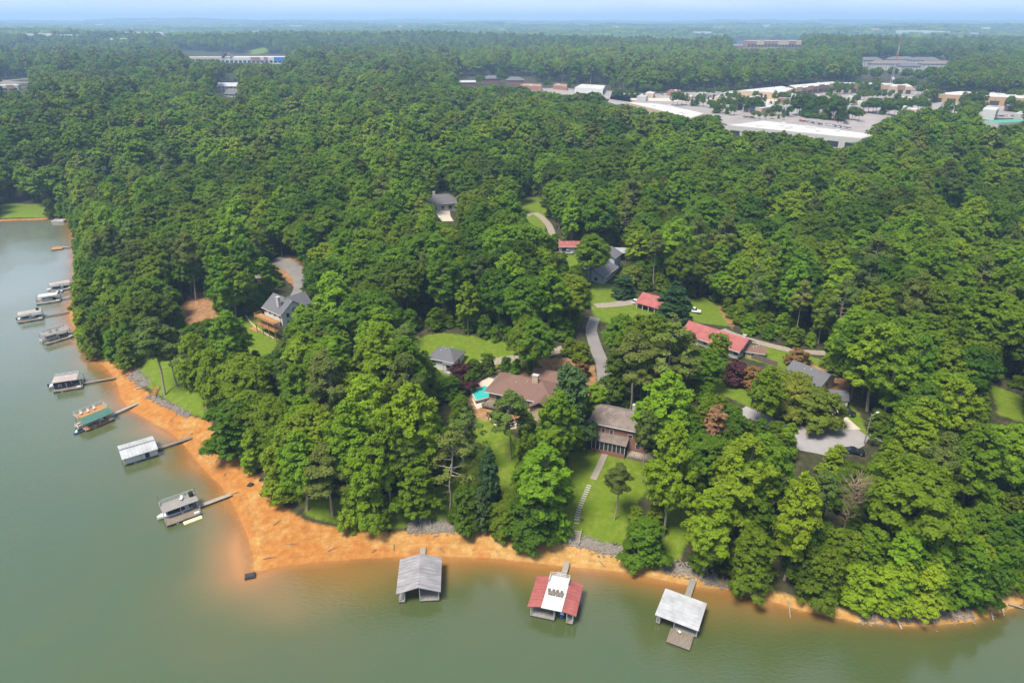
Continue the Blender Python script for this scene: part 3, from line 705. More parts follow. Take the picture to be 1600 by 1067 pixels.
# ------------------------------------------------------------------ docks.  Local axes: +y to the shore, slip opens to -y.
def dock_frame(cpx, spx, shift=0):
    c = at_z(cpx[0], cpx[1], 0); s = P(*spx)
    d = s[:2] - c[:2]; rz = math.atan2(-d[0], d[1])
    return c, s, rz, float(np.linalg.norm(d))
def loc_to_world(c, rz, x, y, z=0.0):
    return (c[0] + math.cos(rz) * x - math.sin(rz) * y, c[1] + math.sin(rz) * x + math.cos(rz) * y, c[2] + z)
def dock(label, cpx, spx, w, l, roofs, deckm="greywood", slip=None, posts=True, phrase=None, hroof=3.0, gangm=None, gw=1.3, rails=None, name="boat_dock", cat="dock", twist=0.0, platform=None):
    """slip: (x0, x1, y0) open water inside the deck; roofs: slabs (x0, x1, y0, y1, z at x0, z at x1, material)"""
    c, s, rz, dist = dock_frame(cpx, spx)
    rz0 = rz; rz = rz + R(twist)
    t = thing(name, label, cat, (c[0], c[1], 0), rz)
    W2, L2 = w / 2, l / 2
    dk, fl = MB(), MB()
    if slip:
        for (x0, x1, y0, y1) in ((-W2, slip[0], -L2, L2), (slip[1], W2, -L2, L2), (slip[0] + .003, slip[1] - .003, slip[2], L2 - .003)):
            if x1 - x0 > .1: dk.box(x0, x1, y0, y1, .38, .52); fl.box(x0 + .08, x1 - .08, y0 + .08, y1 - .08, -.25, .377)
    else:
        dk.box(-W2, W2, -L2, L2, .38, .52); fl.box(-W2 + .08, W2 - .08, -L2 + .08, L2 - .08, -.25, .377)
    dk.build("deck", M[deckm], t); fl.build("float", M["float"], t)
    if platform:
        x0, x1, y0, y1, pm = platform
        MB().box(x0, x1, y0, y1, .38, .50).build("swim_platform", M[pm], t); MB().box(x0 + .08, x1 - .08, y0 + .08, y1 - .08, -.2, .377).build("float", M["float"], t)
    zs = min([min(r[4], r[5]) for r in roofs] or [3])
    if posts and roofs:
        X = (-W2 + .1, (slip[0] - .1) if slip else None, (slip[1] + .1) if slip else None, W2 - .1)
        for x in X:
            if x is None: continue
            for y in (-L2 + .15, 0, L2 - .15):
                zt = zs
                for r in roofs:
                    if min(r[0], r[1]) - .2 <= x <= max(r[0], r[1]) + .2: zt = r[4] + (r[5] - r[4]) * (x - r[0]) / (r[1] - r[0]); break
                MB().box(x - .07, x + .07, y - .07, y + .07, .523, zt - .02).build("post", M["steel"], t)
    for (x0, x1, y0, y1, z0, z1, rm) in roofs:
        b = MB().hexa([(x0, y0, z0), (x1, y0, z1), (x1, y1, z1), (x0, y1, z0)], [(x0, y0, z0 + .12), (x1, y0, z1 + .12), (x1, y1, z1 + .12), (x0, y1, z0 + .12)])
        ro = b.build("roof", M[rm], t)
        if rm in ("tin", "tinw", "red", "green"):
            sm = MB(); n = max(2, int(abs(y1 - y0) / .9))
            for i in range(1, n):
                y = y0 + (y1 - y0) * i / n
                sm.hexa([(x0, y - .03, z0 + .123), (x1, y - .03, z1 + .123), (x1, y + .03, z1 + .123), (x0, y + .03, z0 + .123)],
                        [(x0, y - .02, z0 + .19), (x1, y - .02, z1 + .19), (x1, y + .02, z1 + .19), (x0, y + .02, z0 + .19)])
            sm.build("seam", M[rm], ro)
    for (pts, z, h, rm) in (rails or []): railing(t, pts, z, h, M[rm])
    # gangway from the back edge of the dock up to the beach
    e = np.array(loc_to_world(c, rz, 0, L2)) ; g = np.array([s[0], s[1]])
    inv = lambda p: (math.cos(-rz) * (p[0] - c[0]) - math.sin(-rz) * (p[1] - c[1]), math.sin(-rz) * (p[0] - c[0]) + math.cos(-rz) * (p[1] - c[1]))
    a, b_ = inv(e), inv(g)
    dv = np.array(b_) - np.array(a); nl = np.linalg.norm(dv); dv /= nl + 1e-9; nv = np.array([-dv[1], dv[0]]) * gw / 2
    z1 = max(s[2] + .25, .6)
    q = [tuple(np.array(a) + nv) + (.525,), tuple(np.array(a) - nv) + (.525,), tuple(np.array(b_) - nv) + (z1,), tuple(np.array(b_) + nv) + (z1,)]
    go = MB().hexa([(x, y, z - .12) for x, y, z in q], q).build("gangway", M[gangm or deckm], t)
    rb = MB()
    for s_ in (-1, 1):
        p0 = np.array(a) + nv * s_ * .95; p1 = np.array(b_) + nv * s_ * .95
        rb.bar((p0[0], p0[1], .45), (p1[0], p1[1], z1 - .08), .07, 4)
    rb.build("stringer", M["float"], go)
    if phrase: lm(s, phrase)
    if roofs:
        MB().box(W2 - .75, W2 - .12, L2 - 1.6, L2 - .4, .523, 1.05).build("dock_box", M["white"], t)
        lad = MB()
        for s_ in (-.22, .22): lad.bar((W2 + .08, -L2 * .4 + s_, -.4), (W2 + .08, -L2 * .4 + s_, 1.35), .035, 4)
        for z_ in (0, .3): lad.bar((W2 + .08, -L2 * .4 - .22, z_), (W2 + .08, -L2 * .4 + .22, z_), .03, 4)
        lad.build("ladder", M["steel"], t)
        for k_ in range(3): MB().box(W2 + .003, W2 + .14, -L2 * .8 + k_ * L2 * .75, -L2 * .8 + k_ * L2 * .75 + .5, .1, .5).build("bumper", M["black"], t)
    return t, c, rz
# 1 silver gable boathouse
t, c, rz = dock("silver gable-roofed boathouse with open dark slip and narrow grey gangway", (657, 915), (661, 856), 8.4, 9.4,
     [(-4.6, 0, -5.0, 5.0, 2.9, 4.35, "tin"), (0, 4.6, -5.0, 5.0, 4.35, 2.9, "tin")], slip=(-2.9, 0.1, 2.5), phrase="silver boathouse", name="boathouse", cat="boathouse", gangm="pale")
MB().add([(-4.3, 4.75, 2.95), (4.3, 4.75, 2.95), (0, 4.75, 4.3), (-4.3, 4.7, 2.95), (4.3, 4.7, 2.95), (0, 4.7, 4.3)], [(0, 1, 2), (3, 5, 4)]).build("gable_panel", M["tin"], t)
# 2 red and white roofed dock with a roof deck
t, c, rz = dock("red-roofed boathouse with white rooftop sundeck and white railings", (868, 946), (886, 880), 8.8, 8.4,
     [(-5.0, -2.1, -4.3, 4.3, 2.7, 3.35, "red"), (2.1, 5.0, -4.3, 4.3, 3.35, 2.7, "red"), (-2.1, 2.1, -4.6, 4.6, 3.5, 3.5, "white")], slip=(0.6, 3.0, 2.2), phrase="red-roofed boathouse", name="boathouse", cat="boathouse",
     rails=[([(-2.05, 2.6), (-2.05, 4.5), (2.05, 4.5), (2.05, 2.6)], 3.63, 1.0, "white")], gangm="pale")
MB().box(-1.0, 1.0, 4.25, 6.2, 3.35, 3.47).build("landing", M["greywood"], t)
for k, x in enumerate((-1.2, -.45, .45, 1.2)):
    chair("weathered lounge chair standing on the white rooftop sundeck", loc_to_world(c, rz, x, -0.8, 3.625), rz + R((12, -8, 5, -12)[k]), "wood", "chairs on the white rooftop sundeck")
jet_ski("blue and white jet ski lying inside the red-roofed boathouse", loc_to_world(c, rz, 1.8, -1.6, .05), rz, "blue")
# 3 flat white roof with a timber swim deck
t, c, rz = dock("boat dock with flat white metal roof and weathered plank deck in front", (1062, 968), (1083, 908), 8.2, 6.4,
     [(-4.3, 4.3, -3.9, 3.9, 3.0, 2.8, "tinw")], slip=(-3.3, -0.6, 1.2), phrase="white flat-roofed dock", platform=(-1.0, 3.6, -6.9, -3.25, "wood"))
chair("white chair on the plank deck below a flat white roof", loc_to_world(c, rz, .8, -3.9, .505), rz + 2.6, "white")
# 4 plank sundeck roof, runabout alongside
t, c, rz = dock("dock with grey plank roof deck sheltering a white runabout, tan lower deck", (284, 803), (362, 774), 6.6, 8.0,
     [(-3.2, 1.0, -4.0, 4.2, 2.75, 2.75, "greywood")], deckm="wood", slip=(-2.9, 0.1, 3.0), phrase="runabout dock", gangm="pale",
     rails=[([(-3.1, 4.0), (-3.1, -3.9), (-2.0, -3.9)], 2.88, .9, "steel")])
for (x, y) in ((-3.1, -3.9), (-1.2, 4.1)): MB().box(x - .06, x + .06, y - .06, y + .06, 2.9, 5.6).build("tall_pole", M["greywood"], t)
motor_boat("white runabout with dark navy cover under a grey plank roof", loc_to_world(c, rz, -1.2, -1.6, .02), rz, 7.4, 2.4)
o = tag(MB().prism([(0.55 * math.cos(i * .785), 0.55 * math.sin(i * .785)) for i in range(8)], 0, 1.2).build("storage_barrel", M["black"]), "round dark barrel on the grey plank roof deck", "barrel"); o.location = loc_to_world(c, rz, -1.9, 3.2, 2.88)
chair("white chair on the grey plank roof deck", loc_to_world(c, rz, -1.6, .8, 2.875), rz + 1.0, "white")
t2 = thing("swim_float", "long pale yellow foam float moored beside the tan lower deck", "float", loc_to_world(c, rz, 4.3, 1.6, 0), rz)
for k in range(3): MB().box(-.65, .65, -2.1 + k * 1.41, -2.1 + k * 1.41 + 1.38, -.1, .3).build("foam_panel", M["cream"], t2)
# 5 white twin-slope roof with side wall
t, c, rz = dock("white metal-roofed boathouse in two strips with white side wall and dark door", (219, 711), (300, 684), 7.0, 8.6,
     [(-4.0, -.35, -4.6, 4.4, 2.5, 3.2, "tinw"), (.0, 3.9, -4.6, 4.4, 3.1, 2.4, "tinw")], slip=(-2.6, .4, 3.0), phrase="white twin-strip boathouse", name="boathouse", cat="boathouse", gangm="wood")
MB().box(3.2, 3.3, -4.2, 4.1, .523, 2.35).build("side_wall", M["white"], t); MB().box(3.303, 3.34, 1.0, 2.1, .53, 2.3).build("door", M["navy"], t)
MB().box(1.2, 3.1, 4.0, 4.1, .523, 2.5).build("end_wall", M["white"], t)
# 6 cedar roof deck with green slope
t, c, rz = dock("dock with orange cedar roof deck and dark green metal roof slope", (150, 660), (215, 631), 6.8, 8.4,
     [(-3.4, .2, -4.3, 4.3, 3.3, 3.3, "cedar"), (.25, 3.4, -4.3, 4.3, 3.3, 2.5, "green")], deckm="cedar", slip=(-2.6, 1.0, 2.8), phrase="green-sloped dock", gangm="pale",
     rails=[([(.1, 4.2), (-3.3, 4.2), (-3.3, -4.2), (.1, -4.2)], 3.43, 1.0, "steel")])
for k in range(3): chair("white lounge chair on the orange cedar roof deck", loc_to_world(c, rz, -1.8 + .3 * (k % 2), -2.6 + k * 1.9, 3.425), rz + 1.3, "white", "chairs on the cedar roof deck")
pontoon_boat("pontoon boat moored under the green metal roof slope", loc_to_world(c, rz, -.8, -2.2, 0), rz, 6.5)
jet_ski("pale blue jet ski tied at the end of the green-roofed dock", loc_to_world(c, rz, 1.9, -5.6, .03), rz, "bluecar")
# 7 pink-grey roof
t, c, rz = dock("dock with pinkish grey flat roof and dark cabin wall", (109, 604), (181, 592), 6.8, 8.4,
     [(-3.2, 2.0, -4.2, 3.2, 3.0, 3.0, "pink")], deckm="wood", slip=(-2.8, -.4, 2.6), phrase="pinkish flat-roofed dock", rails=[([(2.0, 3.1), (-3.1, 3.1), (-3.1, -4.1)], 3.13, .7, "steel")])
MB().box(.3, 1.7, -3.9, .6, .523, 2.9).build("cabin", M["navy"], t); window(t, 'r', -2.2, 1.3, .7, .8, 3.4, 8)
motor_boat("dark-covered motor boat in the slip of the pinkish flat-roofed dock", loc_to_world(c, rz, -1.6, -2.6, .02), rz + math.pi, 6.6, 2.2)
# 8 pale roof deck with railings
t, c, rz = dock("dock with pale grey roof deck, perimeter rails and open lower deck", (90, 530), (125, 519), 6.4, 9.6,
     [(-3.2, 1.6, -4.4, 4.4, 3.0, 3.0, "greywood")], deckm="wood", slip=(-2.6, .4, 2.6), phrase="railed roof-deck dock", rails=[([(1.5, 4.3), (-3.1, 4.3), (-3.1, -4.3), (1.5, -4.3)], 3.13, .9, "steel")])
for k in range(2): chair("dark chair on the railed pale roof deck", loc_to_world(c, rz, -.6, -1.6 + 2.2 * k, 3.125), rz + .5, "wood", "chairs on the railed pale roof deck")
pontoon_boat("pontoon boat in the slip below the railed pale roof deck", loc_to_world(c, rz, -1.1, -2.4, 0), rz, 6.5)
# 9, 10, 11 canopy docks up the cove
t, c, rz = dock("dock with thin pale canopy on posts farthest out in the cove", (49, 499), (108, 489), 6.0, 8.6, [(-2.9, 1.4, -4.0, 4.0, 2.9, 2.9, "pink")], deckm="wood", slip=(-2.5, .5, 2.6), phrase="pale canopy dock")
motor_boat("dark motor boat under the thin pale canopy", loc_to_world(c, rz, -1.0, -1.4, .02), rz + math.pi, 6.4, 2.2)
o = tag(MB().prism([(0.5 * math.cos(i * .785), 0.5 * math.sin(i * .785)) for i in range(8)], 0, .9).build("storage_barrel", M["black"]), "black drum on top of the thin pale canopy", "barrel"); o.location = loc_to_world(c, rz, -1.5, 2.8, 3.03)
t, c, rz = dock("dock with off-white canopy roof and white pontoon hull by the small orange beach", (77, 471), (112, 466), 6.0, 9.0, [(-2.8, 1.2, -3.6, 3.6, 2.8, 2.8, "offw")], deckm="greywood", slip=(-2.4, .3, 2.6), phrase="small orange beach")
pontoon_boat("white pontoon boat under the off-white canopy by the small orange beach", loc_to_world(c, rz, -1.0, -1.8, 0), rz, 7.0)
t, c, rz = dock("dock with taupe flat roof half hidden behind overhanging trees", (96, 452), (121, 447), 6.0, 8.4, [(-2.9, 1.3, -4.0, 4.0, 2.8, 2.8, "pink")], deckm="greywood", slip=(-2.5, .3, 2.6), phrase="taupe-roofed cove dock")
for k in range(2): jet_ski("bright blue jet ski moored beside the taupe-roofed dock", loc_to_world(c, rz, 3.6, -1.8 + 1.6 * k, .03), rz + 1.5, "blue", "jet skis beside the taupe-roofed dock")
motor_boat("white-bowed motor boat in the taupe-roofed dock", loc_to_world(c, rz, -1.0, -2.2, .02), rz, 6.6, 2.2, "navy")
# 12 bare timber platform
t, c, rz = dock("small bare orange timber swim platform with a thin pole", (90, 389), (117, 386), 5.2, 5.2, [], deckm="cedar", gangm="pale", posts=False, phrase="timber swim platform")
MB().box(-2.3, -2.18, 1.6, 1.72, .523, 4.2).build("tall_pole", M["greywood"], t)
# 13 far pontoon
pf = at_z(93, 347, 0); pontoon_boat("low dark pontoon boat lying off the far grassy bank", (pf[0], pf[1], 0), R(85), 8.5, 3.0)
# drifted foam float block and tyres on the beach
p = P(391, 901); o = tag(MB().box(-1.1, 1.1, -.8, .8, -.3, .45).box(-.9, .9, -.6, .6, .453, .62).build("dock_float_block", M["float"]), "black plastic dock float stranded in shallow water off the clay point", "float"); o.location = tuple(p); o.rotation_euler = (0, 0, .3)
for (px, py, s, lab) in ((392, 758, 1.0, "larger dark stump lying on the orange clay beach"), (409, 750, .8, "smaller dark stump lying on the orange clay beach")):
    p = P(px, py); r_ = np.random.default_rng(px)
    ring = [(s * r_.uniform(.8, 1.25) * math.cos(i * .7), s * .8 * r_.uniform(.7, 1.2) * math.sin(i * .7)) for i in range(9)]
    b = MB().prism(ring, -.2, .45 * s); b.V[9:] = [(x * .7 + .1, y * .7, z + r_.uniform(-.1, .15)) for x, y, z in b.V[9:]]
    o = tag(b.build("tree_stump", M["black"]), lab, "stump"); o.location = tuple(p)

# ------------------------------------------------------------------ stairs down the bank
def stairs(label, px_top, px_bot, w, mat, n=9):
    a, b_ = P(*px_top), P(*px_bot)
    d = b_[:2] - a[:2]; L = np.linalg.norm(d); rz = math.atan2(d[1], d[0]) + math.pi / 2     # local -y runs downhill
    t = thing("bank_stairs", label, "stairs", (b_[0], b_[1], b_[2]), rz)
    h = max(a[2] - b_[2], 1.0) + .35
    for i in range(n):
        y = L * (i + .5) / n; z = h * (i + 1) / n
        MB().box(-w / 2, w / 2, y - L / n * .48, y + L / n * .48, z - .08, z).build("tread", M[mat], t)
    for s in (-1, 1):
        x = s * (w / 2 + .06)
        MB().hexa([(x - .05, 0, -.2), (x + .05, 0, -.2), (x + .05, L, h - .3), (x - .05, L, h - .3)], [(x - .05, 0, .2), (x + .05, 0, .2), (x + .05, L, h + .02), (x - .05, L, h + .02)]).build("stringer", M[mat], t)
        r_ = MB().bar((x, .1, 1.1), (x, L, h + 1.0), .06, 4)
        for y in (.1, L * .5, L): r_.box(x - .05, x + .05, y - .05, y + .05, h * y / L - .1, h * y / L + 1.05)
        r_.build("handrail", M[mat], t)
    NOTREE.append(rect_world((a[:2] + b_[:2]) / 2, rz, w + 2, L + 3))
    return t
stairs("grey wooden bank stairs beside two strips of grey riprap", (663, 809), (666, 829), 2.3, "greywood")
stairs("weathered bank stairs at the foot of the stepping stone lawn", (902, 831), (897, 853), 1.9, "pale")
stairs("orange cedar steps on the left bank beside the lawn pines", (246, 607), (238, 620), 1.5, "cedar", 6)
stairs("rust-brown timber steps across the riprap of the cove bank", (211, 577), (194, 588), 1.5, "cedar", 6)

# ------------------------------------------------------------------ riprap: loose stones too small to pick apart
def riprap(lines, seed):
    r_ = np.random.default_rng(seed); V, F = [], []
    for (px0, px1, wdt, n) in lines:
        a, b_ = P(*px0), P(*px1)
        for i in range(n):
            t_ = r_.uniform(); d = b_[:2] - a[:2]; nv = np.array([-d[1], d[0]]) / (np.linalg.norm(d) + 1e-9)
            q = a[:2] + d * t_ + nv * r_.normal() * wdt * .42; z = gz(*q); s = r_.uniform(.09, .25)
            R3 = np.array([[s * r_.uniform(.7, 1.4) * sx, s * r_.uniform(.7, 1.3) * sy, s * r_.uniform(.5, .9) * sz] for sz in (-1, 1) for (sx, sy) in ((-1, -1), (1, -1), (1, 1), (-1, 1))])
            an = r_.uniform(0, 6.28); rot = np.array([[math.cos(an), -math.sin(an), 0], [math.sin(an), math.cos(an), 0], [0, 0, 1]])
            k = len(V); V += [tuple(v) for v in (R3 @ rot.T + [q[0], q[1], z + s * .25])]
            F += [tuple(k + j for j in f) for f in ((0, 3, 2, 1), (4, 5, 6, 7), (0, 1, 5, 4), (1, 2, 6, 5), (2, 3, 7, 6), (3, 0, 4, 7))]
    me = bpy.data.meshes.new("riprap"); me.from_pydata(V, [], F); me.update(); me.materials.append(M["rock1"])
    o = link(bpy.data.objects.new("riprap", me)); tag(o, "loose grey riprap stones along the foot of the bank", "riprap", None, "stuff")
riprap([((638, 824), (722, 824), 1.7, 1000), ((866, 840), (965, 862), 1.3, 600), ((904, 845), (1010, 872), 1.7, 1000), ((1000, 872), (1120, 906), 1.8, 800), ((200, 572), (228, 604), 2.4, 800),
        ((232, 618), (296, 650), 1.4, 600), ((1100, 905), (1180, 922), 1.5, 250), ((1340, 966), (1520, 962), 1.6, 450)], 5)
# ------------------------------------------------------------------ fallen logs on the east bank
for (a_, b_, rr, lab) in (((1231, 940), (1235, 966), .16, "thin pale snag standing in the water off the east bank"), ((1395, 962), (1409, 983), .28, "thick fallen log sliding into the water below the east bank"),
                          ((1546, 956), (1552, 969), .2, "dark fallen log at the tip of the east bank"), ((1575, 946), (1606, 953), .18, "long pale fallen trunk reaching out from the east bank tip"),
                          ((1561, 946), (1569, 962), .2, "short broken log on the muddy east bank tip")):
    p, q = P(*a_), P(*b_); p[2] += .5; q[2] = 0.05
    m_ = (p + q) / 2; t = thing("fallen_log", lab, "log", (m_[0], m_[1], 0), 0)
    V, F = tubes([([p - [m_[0], m_[1], 0], (p + q) / 2 - [m_[0], m_[1], -.1], q - [m_[0], m_[1], 0]], [rr, rr * .9, rr * .5])], 7)
    MB().add(V, [tuple(f) for f in F]).build("trunk", M["pale"], t)
    d = (q - p) / np.linalg.norm(q - p); s0 = p * .4 + q * .6 - [m_[0], m_[1], 0]
    V, F = tubes([([s0, s0 + d * .6 + [.5, .2, .6]], [rr * .5, rr * .2])], 5); MB().add(V, [tuple(f) for f in F]).build("branch_stub", M["pale"], t)

# ------------------------------------------------------------------ driftwood left by the falling water
rd = np.random.default_rng(31)
for (px_, py_) in ((422, 872), (455, 850), (436, 815), (520, 858), (585, 860), (616, 853), (740, 848), (690, 858), (812, 866), (940, 880), (340, 720), (372, 770), (300, 678), (352, 742), (270, 655), (1190, 928), (1290, 956)):
    p = P(px_, py_); L_ = rd.uniform(1.2, 3.2); t = thing("driftwood", "weathered stick of driftwood lying on the orange clay beach", "driftwood", p, rd.uniform(0, 3.1), "driftwood on the clay beach")
    V, F = tubes([([(-L_ / 2, 0, .06), (0, rd.uniform(-.2, .2), .12), (L_ / 2, rd.uniform(-.1, .1), .06)], [.06, .1, .04])], 5); MB().add(V, [tuple(f) for f in F]).build("stem", M["wood"], t)
    V, F = tubes([([(0, 0, .1), (.35, .5, .2)], [.05, .02])], 4); MB().add(V, [tuple(f) for f in F]).build("twig", M["wood"], t)
# ------------------------------------------------------------------ roads, drives, paths
ribbon("asphalt_drive", [(930, 656), (940, 625), (945, 600), (942, 572), (930, 540), (924, 515), (930, 496)], [4.6, 4.6, 4.4, 4.0, 3.6], M["asph2"])
ribbon("gravel_drive", [(930, 478), (960, 476), (990, 472), (1012, 478), (1036, 488)], [3.4, 4.0, 5.0, 4.5], M["gravel"])
ribbon("back_gravel_drive", [(1128, 515), (1150, 524), (1185, 535), (1240, 548), (1290, 552)], 3.6, M["gravel"])
ribbon("street", [(1158, 640), (1180, 650), (1205, 661), (1240, 677), (1270, 688)], 4.8, M["turn"])
sheet("turnaround", [(1228, 678), (1250, 667), (1300, 667), (1340, 671), (1358, 684), (1350, 697), (1330, 707), (1290, 712), (1250, 704), (1232, 692)], M["turn"], 0.11)
ribbon("concrete_driveway", [(1304, 640), (1312, 655), (1326, 672)], [4.0, 5.0, 7.0], M["sand"], 0.15)
ribbon("upper_drive", [(700, 346), (694, 338), (690, 326)], [6, 7, 9], M["sand"])
ribbon("hill_drive", [(818, 340), (836, 334), (856, 350), (866, 372), (885, 392)], 3.4, M["gravel"])
ribbon("house_drive", [(912, 424), (925, 424), (936, 428)], 4.0, M["sand"])
ribbon("wood_drive", [(424, 408), (450, 414), (466, 430), (468, 450), (458, 468)], [9, 7, 5, 4.5], M["asph2"])
ribbon("pool_house_drive", [(700, 580), (750, 570), (790, 562), (840, 556), (880, 545)], 3.6, M["gravel"])
sheet("brick_house_court", [(912, 648), (925, 634), (960, 636), (985, 642), (975, 650), (930, 656)], M["conc"], 0.12)
# paved walk and stepping stones down the lawn: every stone its own piece
def stone_walk(px, n, L, W, name, mat):
    line = smooth_line([P(*p)[:2] for p in px], .4)
    s = np.concatenate([[0], np.cumsum(np.linalg.norm(np.diff(line, axis=0), axis=1))])
    root = bpy.data.objects.new(name, None); link(root); root["kind"] = "structure"
    me = MB().box(-W / 2, W / 2, -L / 2, L / 2, -.1, .07).mesh("stepping_stone", M[mat])
    for i in range(n):
        q = s[-1] * (i + .5) / n
        x, y = np.interp(q, s, line[:, 0]), np.interp(q, s, line[:, 1])
        j = min(np.searchsorted(s, q), len(line) - 1); d = line[j] - line[j - 1]
        o = link(bpy.data.objects.new("stone", me), root); o.location = (x, y, gz(x, y) + .03); o.rotation_euler = (0, 0, math.atan2(d[1], d[0]) - math.pi / 2 + random.uniform(-.08, .08))
stone_walk([(946, 708), (937, 728), (927, 749)], 14, .95, 1.7, "paved_walk", "pale")
stone_walk([(921, 757), (912, 778), (904, 798), (900, 820)], 17, .38, 1.15, "stepping_stone_path", "conc")

# ------------------------------------------------------------------ brick house by the lawn
RZ5 = -22
t = house("brick_house", "two-storey brick house with taupe hip roof and screened porch above the lawn", 964, 702, RZ5, 15.5, 9.5, 6.0, 'hip', 2.6, M["brick"], M["taupe"],
          [('f', -4.0, 3.7, .9, 1.2), ('f', -1.8, 3.7, .9, 1.2), ('f', 3.2, 3.7, 1.1, .9), ('f', 5.8, 3.7, 1.1, .9), ('l', 0, 3.7, 1.0, 1.2), ('l', 0, 1.0, 1.0, 1.2), ('f', 5.4, .8, 1.2, 1.4)], ridge=7.5)
c5 = P(964, 702); lm(c5, "brick house")
chimney(t, 2.6, 2.0, 6.2, 9.6, M["conc"], 1.3, 1.0)
pf = MB().hexa([(-6.6, -8.0, 2.75), (3.0, -8.0, 2.75), (3.0, -4.76, 3.55), (-6.6, -4.76, 3.55)], [(-6.6, -8.0, 2.92), (3.0, -8.0, 2.92), (3.0, -4.76, 3.72), (-6.6, -4.76, 3.72)]).build("porch_roof", M["taupe"], t)
MB().box(-6.3, 2.7, -7.7, -4.76, -2.5, .15).build("porch_floor", M["brick"], t)
for i in range(9):
    x = -6.2 + i * 8.8 / 8; MB().box(x - .06, x + .06, -7.65, -7.53, .153, 2.78).build("porch_post", M["white"], t)
    if i < 8: MB().box(x + .065, x + 1.035, -7.6, -7.57, .2, 2.7).build("screen", M["dark"], t)
MB().box(-6.25, -6.2, -7.5, -4.8, .2, 2.75).build("screen", M["dark"], t); MB().box(2.6, 2.66, -7.5, -4.8, .2, 2.75).build("screen", M["dark"], t)
dk = MB().box(3.2, 11.0, -7.4, -3.4, -.4, -.2).build("side_deck", M["pale"], t)
railing(t, [(3.3, -3.5), (3.3, -7.3), (10.9, -7.3), (10.9, -3.5)], -.2, 1.0, M["pale"])
MB().box(3.3, 10.9, -7.32, -7.24, -2.6, -.42).build("deck_skirt", M["wood"], t)
MB().box(-11.5, -8.2, -3.5, -3.4, -1.5, 1.0).box(-11.5, -11.4, -3.4, 2.5, -1.5, 1.0).build("garden_fence", M["pale"], t)

# ------------------------------------------------------------------ brown-roofed pool house
t = house("pool_house", "red-brown hip-roofed house with stone chimney beside a turquoise swimming pool", 812, 641, -22, 19, 10.5, 3.6, 'hip', 3.4, M["tan"], M["brownroof"],
          [('f', -6.5, .7, 1.6, 1.9), ('f', -3.5, .7, 1.8, 1.9), ('f', -.5, .7, 1.6, 1.9), ('f', 3.0, .7, 1.4, 1.6), ('f', 6.5, .7, 1.6, 1.6), ('l', -2, .7, 1.6, 1.9), ('l', 2, .7, 1.6, 1.9)], ridge=9, ov=1.1)
c4 = P(806, 642); lm(c4, "brown-roofed pool house")
chimney(t, 3.0, -.6, 5.5, 8.8, M["stone"], 1.7, 1.3)
w = MB().box(0, 9.3, 5.3, 12.5, -2.5, 3.4).build("wing_wall", M["tan"], t)
wr = roof_gable(9.4, 8.6, 3.4, 2.5, .9); wr.V = [(x * 1.0 + 4.6, y + 8.8, z) for x, y, z in wr.V]; wr.build("wing_roof", M["brownroof"], t)
fr = roof_gable(6.0, 6.5, 3.3, 2.2, .7); fr.V = [(y + 7.2, x - 5.2, z - .4) for x, y, z in fr.V]; fr.build("front_roof", M["brownroof"], t)
MB().box(4.2, 10.2, -8.0, -5.26, -2.5, 2.9).build("front_bay", M["tan"], t)
MB().box(-10.6, 3.6, -8.2, -5.28, -.15, .1).build("terrace_deck", M["wood"], t)
railing(t, [(-10.5, -5.4), (-10.5, -8.1), (3.5, -8.1)], .1, 1.0, M["fence"])
for x in (-10.3, -6.9, -3.5, 0, 3.3): MB().box(x - .1, x + .1, -8.1, -7.9, -2.8, -.153).build("deck_post", M["fence"], t)
sheet("pool_terrace", [(740, 608), (748, 597), (770, 586), (800, 583), (812, 592), (775, 628), (745, 640), (738, 625)], M["sand"], 0.10)
pw = np.array([P(738, 616), P(757, 604), P(775, 611), P(766, 624), P(744, 631)]); zp = pw[:, 2].max() + .22
pr = thing("swimming_pool", "turquoise swimming pool with pale coping beside the brown-roofed house", "pool", (pw[:, 0].mean(), pw[:, 1].mean(), zp), 0)
loc2 = pw[:, :2] - pw[:, :2].mean(0)
MB().prism([tuple(q) for q in loc2 * 1.12], -.5, .0).build("coping", M["conc"], pr); MB().prism([tuple(q) for q in loc2], .003, .03).build("pool_water", M["pool"], pr)
NOTREE.append(pw[:, :2])
court = sheet("side_court", [(838, 600), (862, 592), (880, 600), (868, 616), (846, 612)], M["sand"], 0.12)
def low_wall(label, px, h, th, mat, name="garden_wall", cat="wall"):
    line = smooth_line([P(*p)[:2] for p in px], 1.4); c0 = line[0]
    t = thing(name, label, cat, (c0[0], c0[1], gz(*c0)), 0); z0 = gz(*c0)
    for i in range(len(line) - 1):
        a, b_ = line[i] - c0, line[i + 1] - c0; d = (b_ - a); d /= np.linalg.norm(d) + 1e-9; nv = np.array([-d[1], d[0]]) * th / 2; a2 = b_ - d * .03
        za, zb = gz(*line[i]) - z0, gz(*line[i + 1]) - z0
        q = [tuple(a + nv), tuple(a - nv), tuple(a2 - nv), tuple(a2 + nv)]
        MB().hexa([(q[0][0], q[0][1], za - .4), (q[1][0], q[1][1], za - .4), (q[2][0], q[2][1], zb - .4), (q[3][0], q[3][1], zb - .4)],
                  [(q[0][0], q[0][1], za + h), (q[1][0], q[1][1], za + h), (q[2][0], q[2][1], zb + h), (q[3][0], q[3][1], zb + h)]).build("stone_block" if name == "garden_wall" else "fence_panel", mat, t)
    return t
low_wall("curved tan stone wall behind the swimming pool terrace", [(738, 602), (752, 591), (772, 583), (795, 580), (815, 584)], .7, .5, M["stone"])
low_wall("curved stone bed edging below the pool house terrace", [(765, 655), (775, 666), (795, 671), (815, 668)], .35, .4, M["stone"])
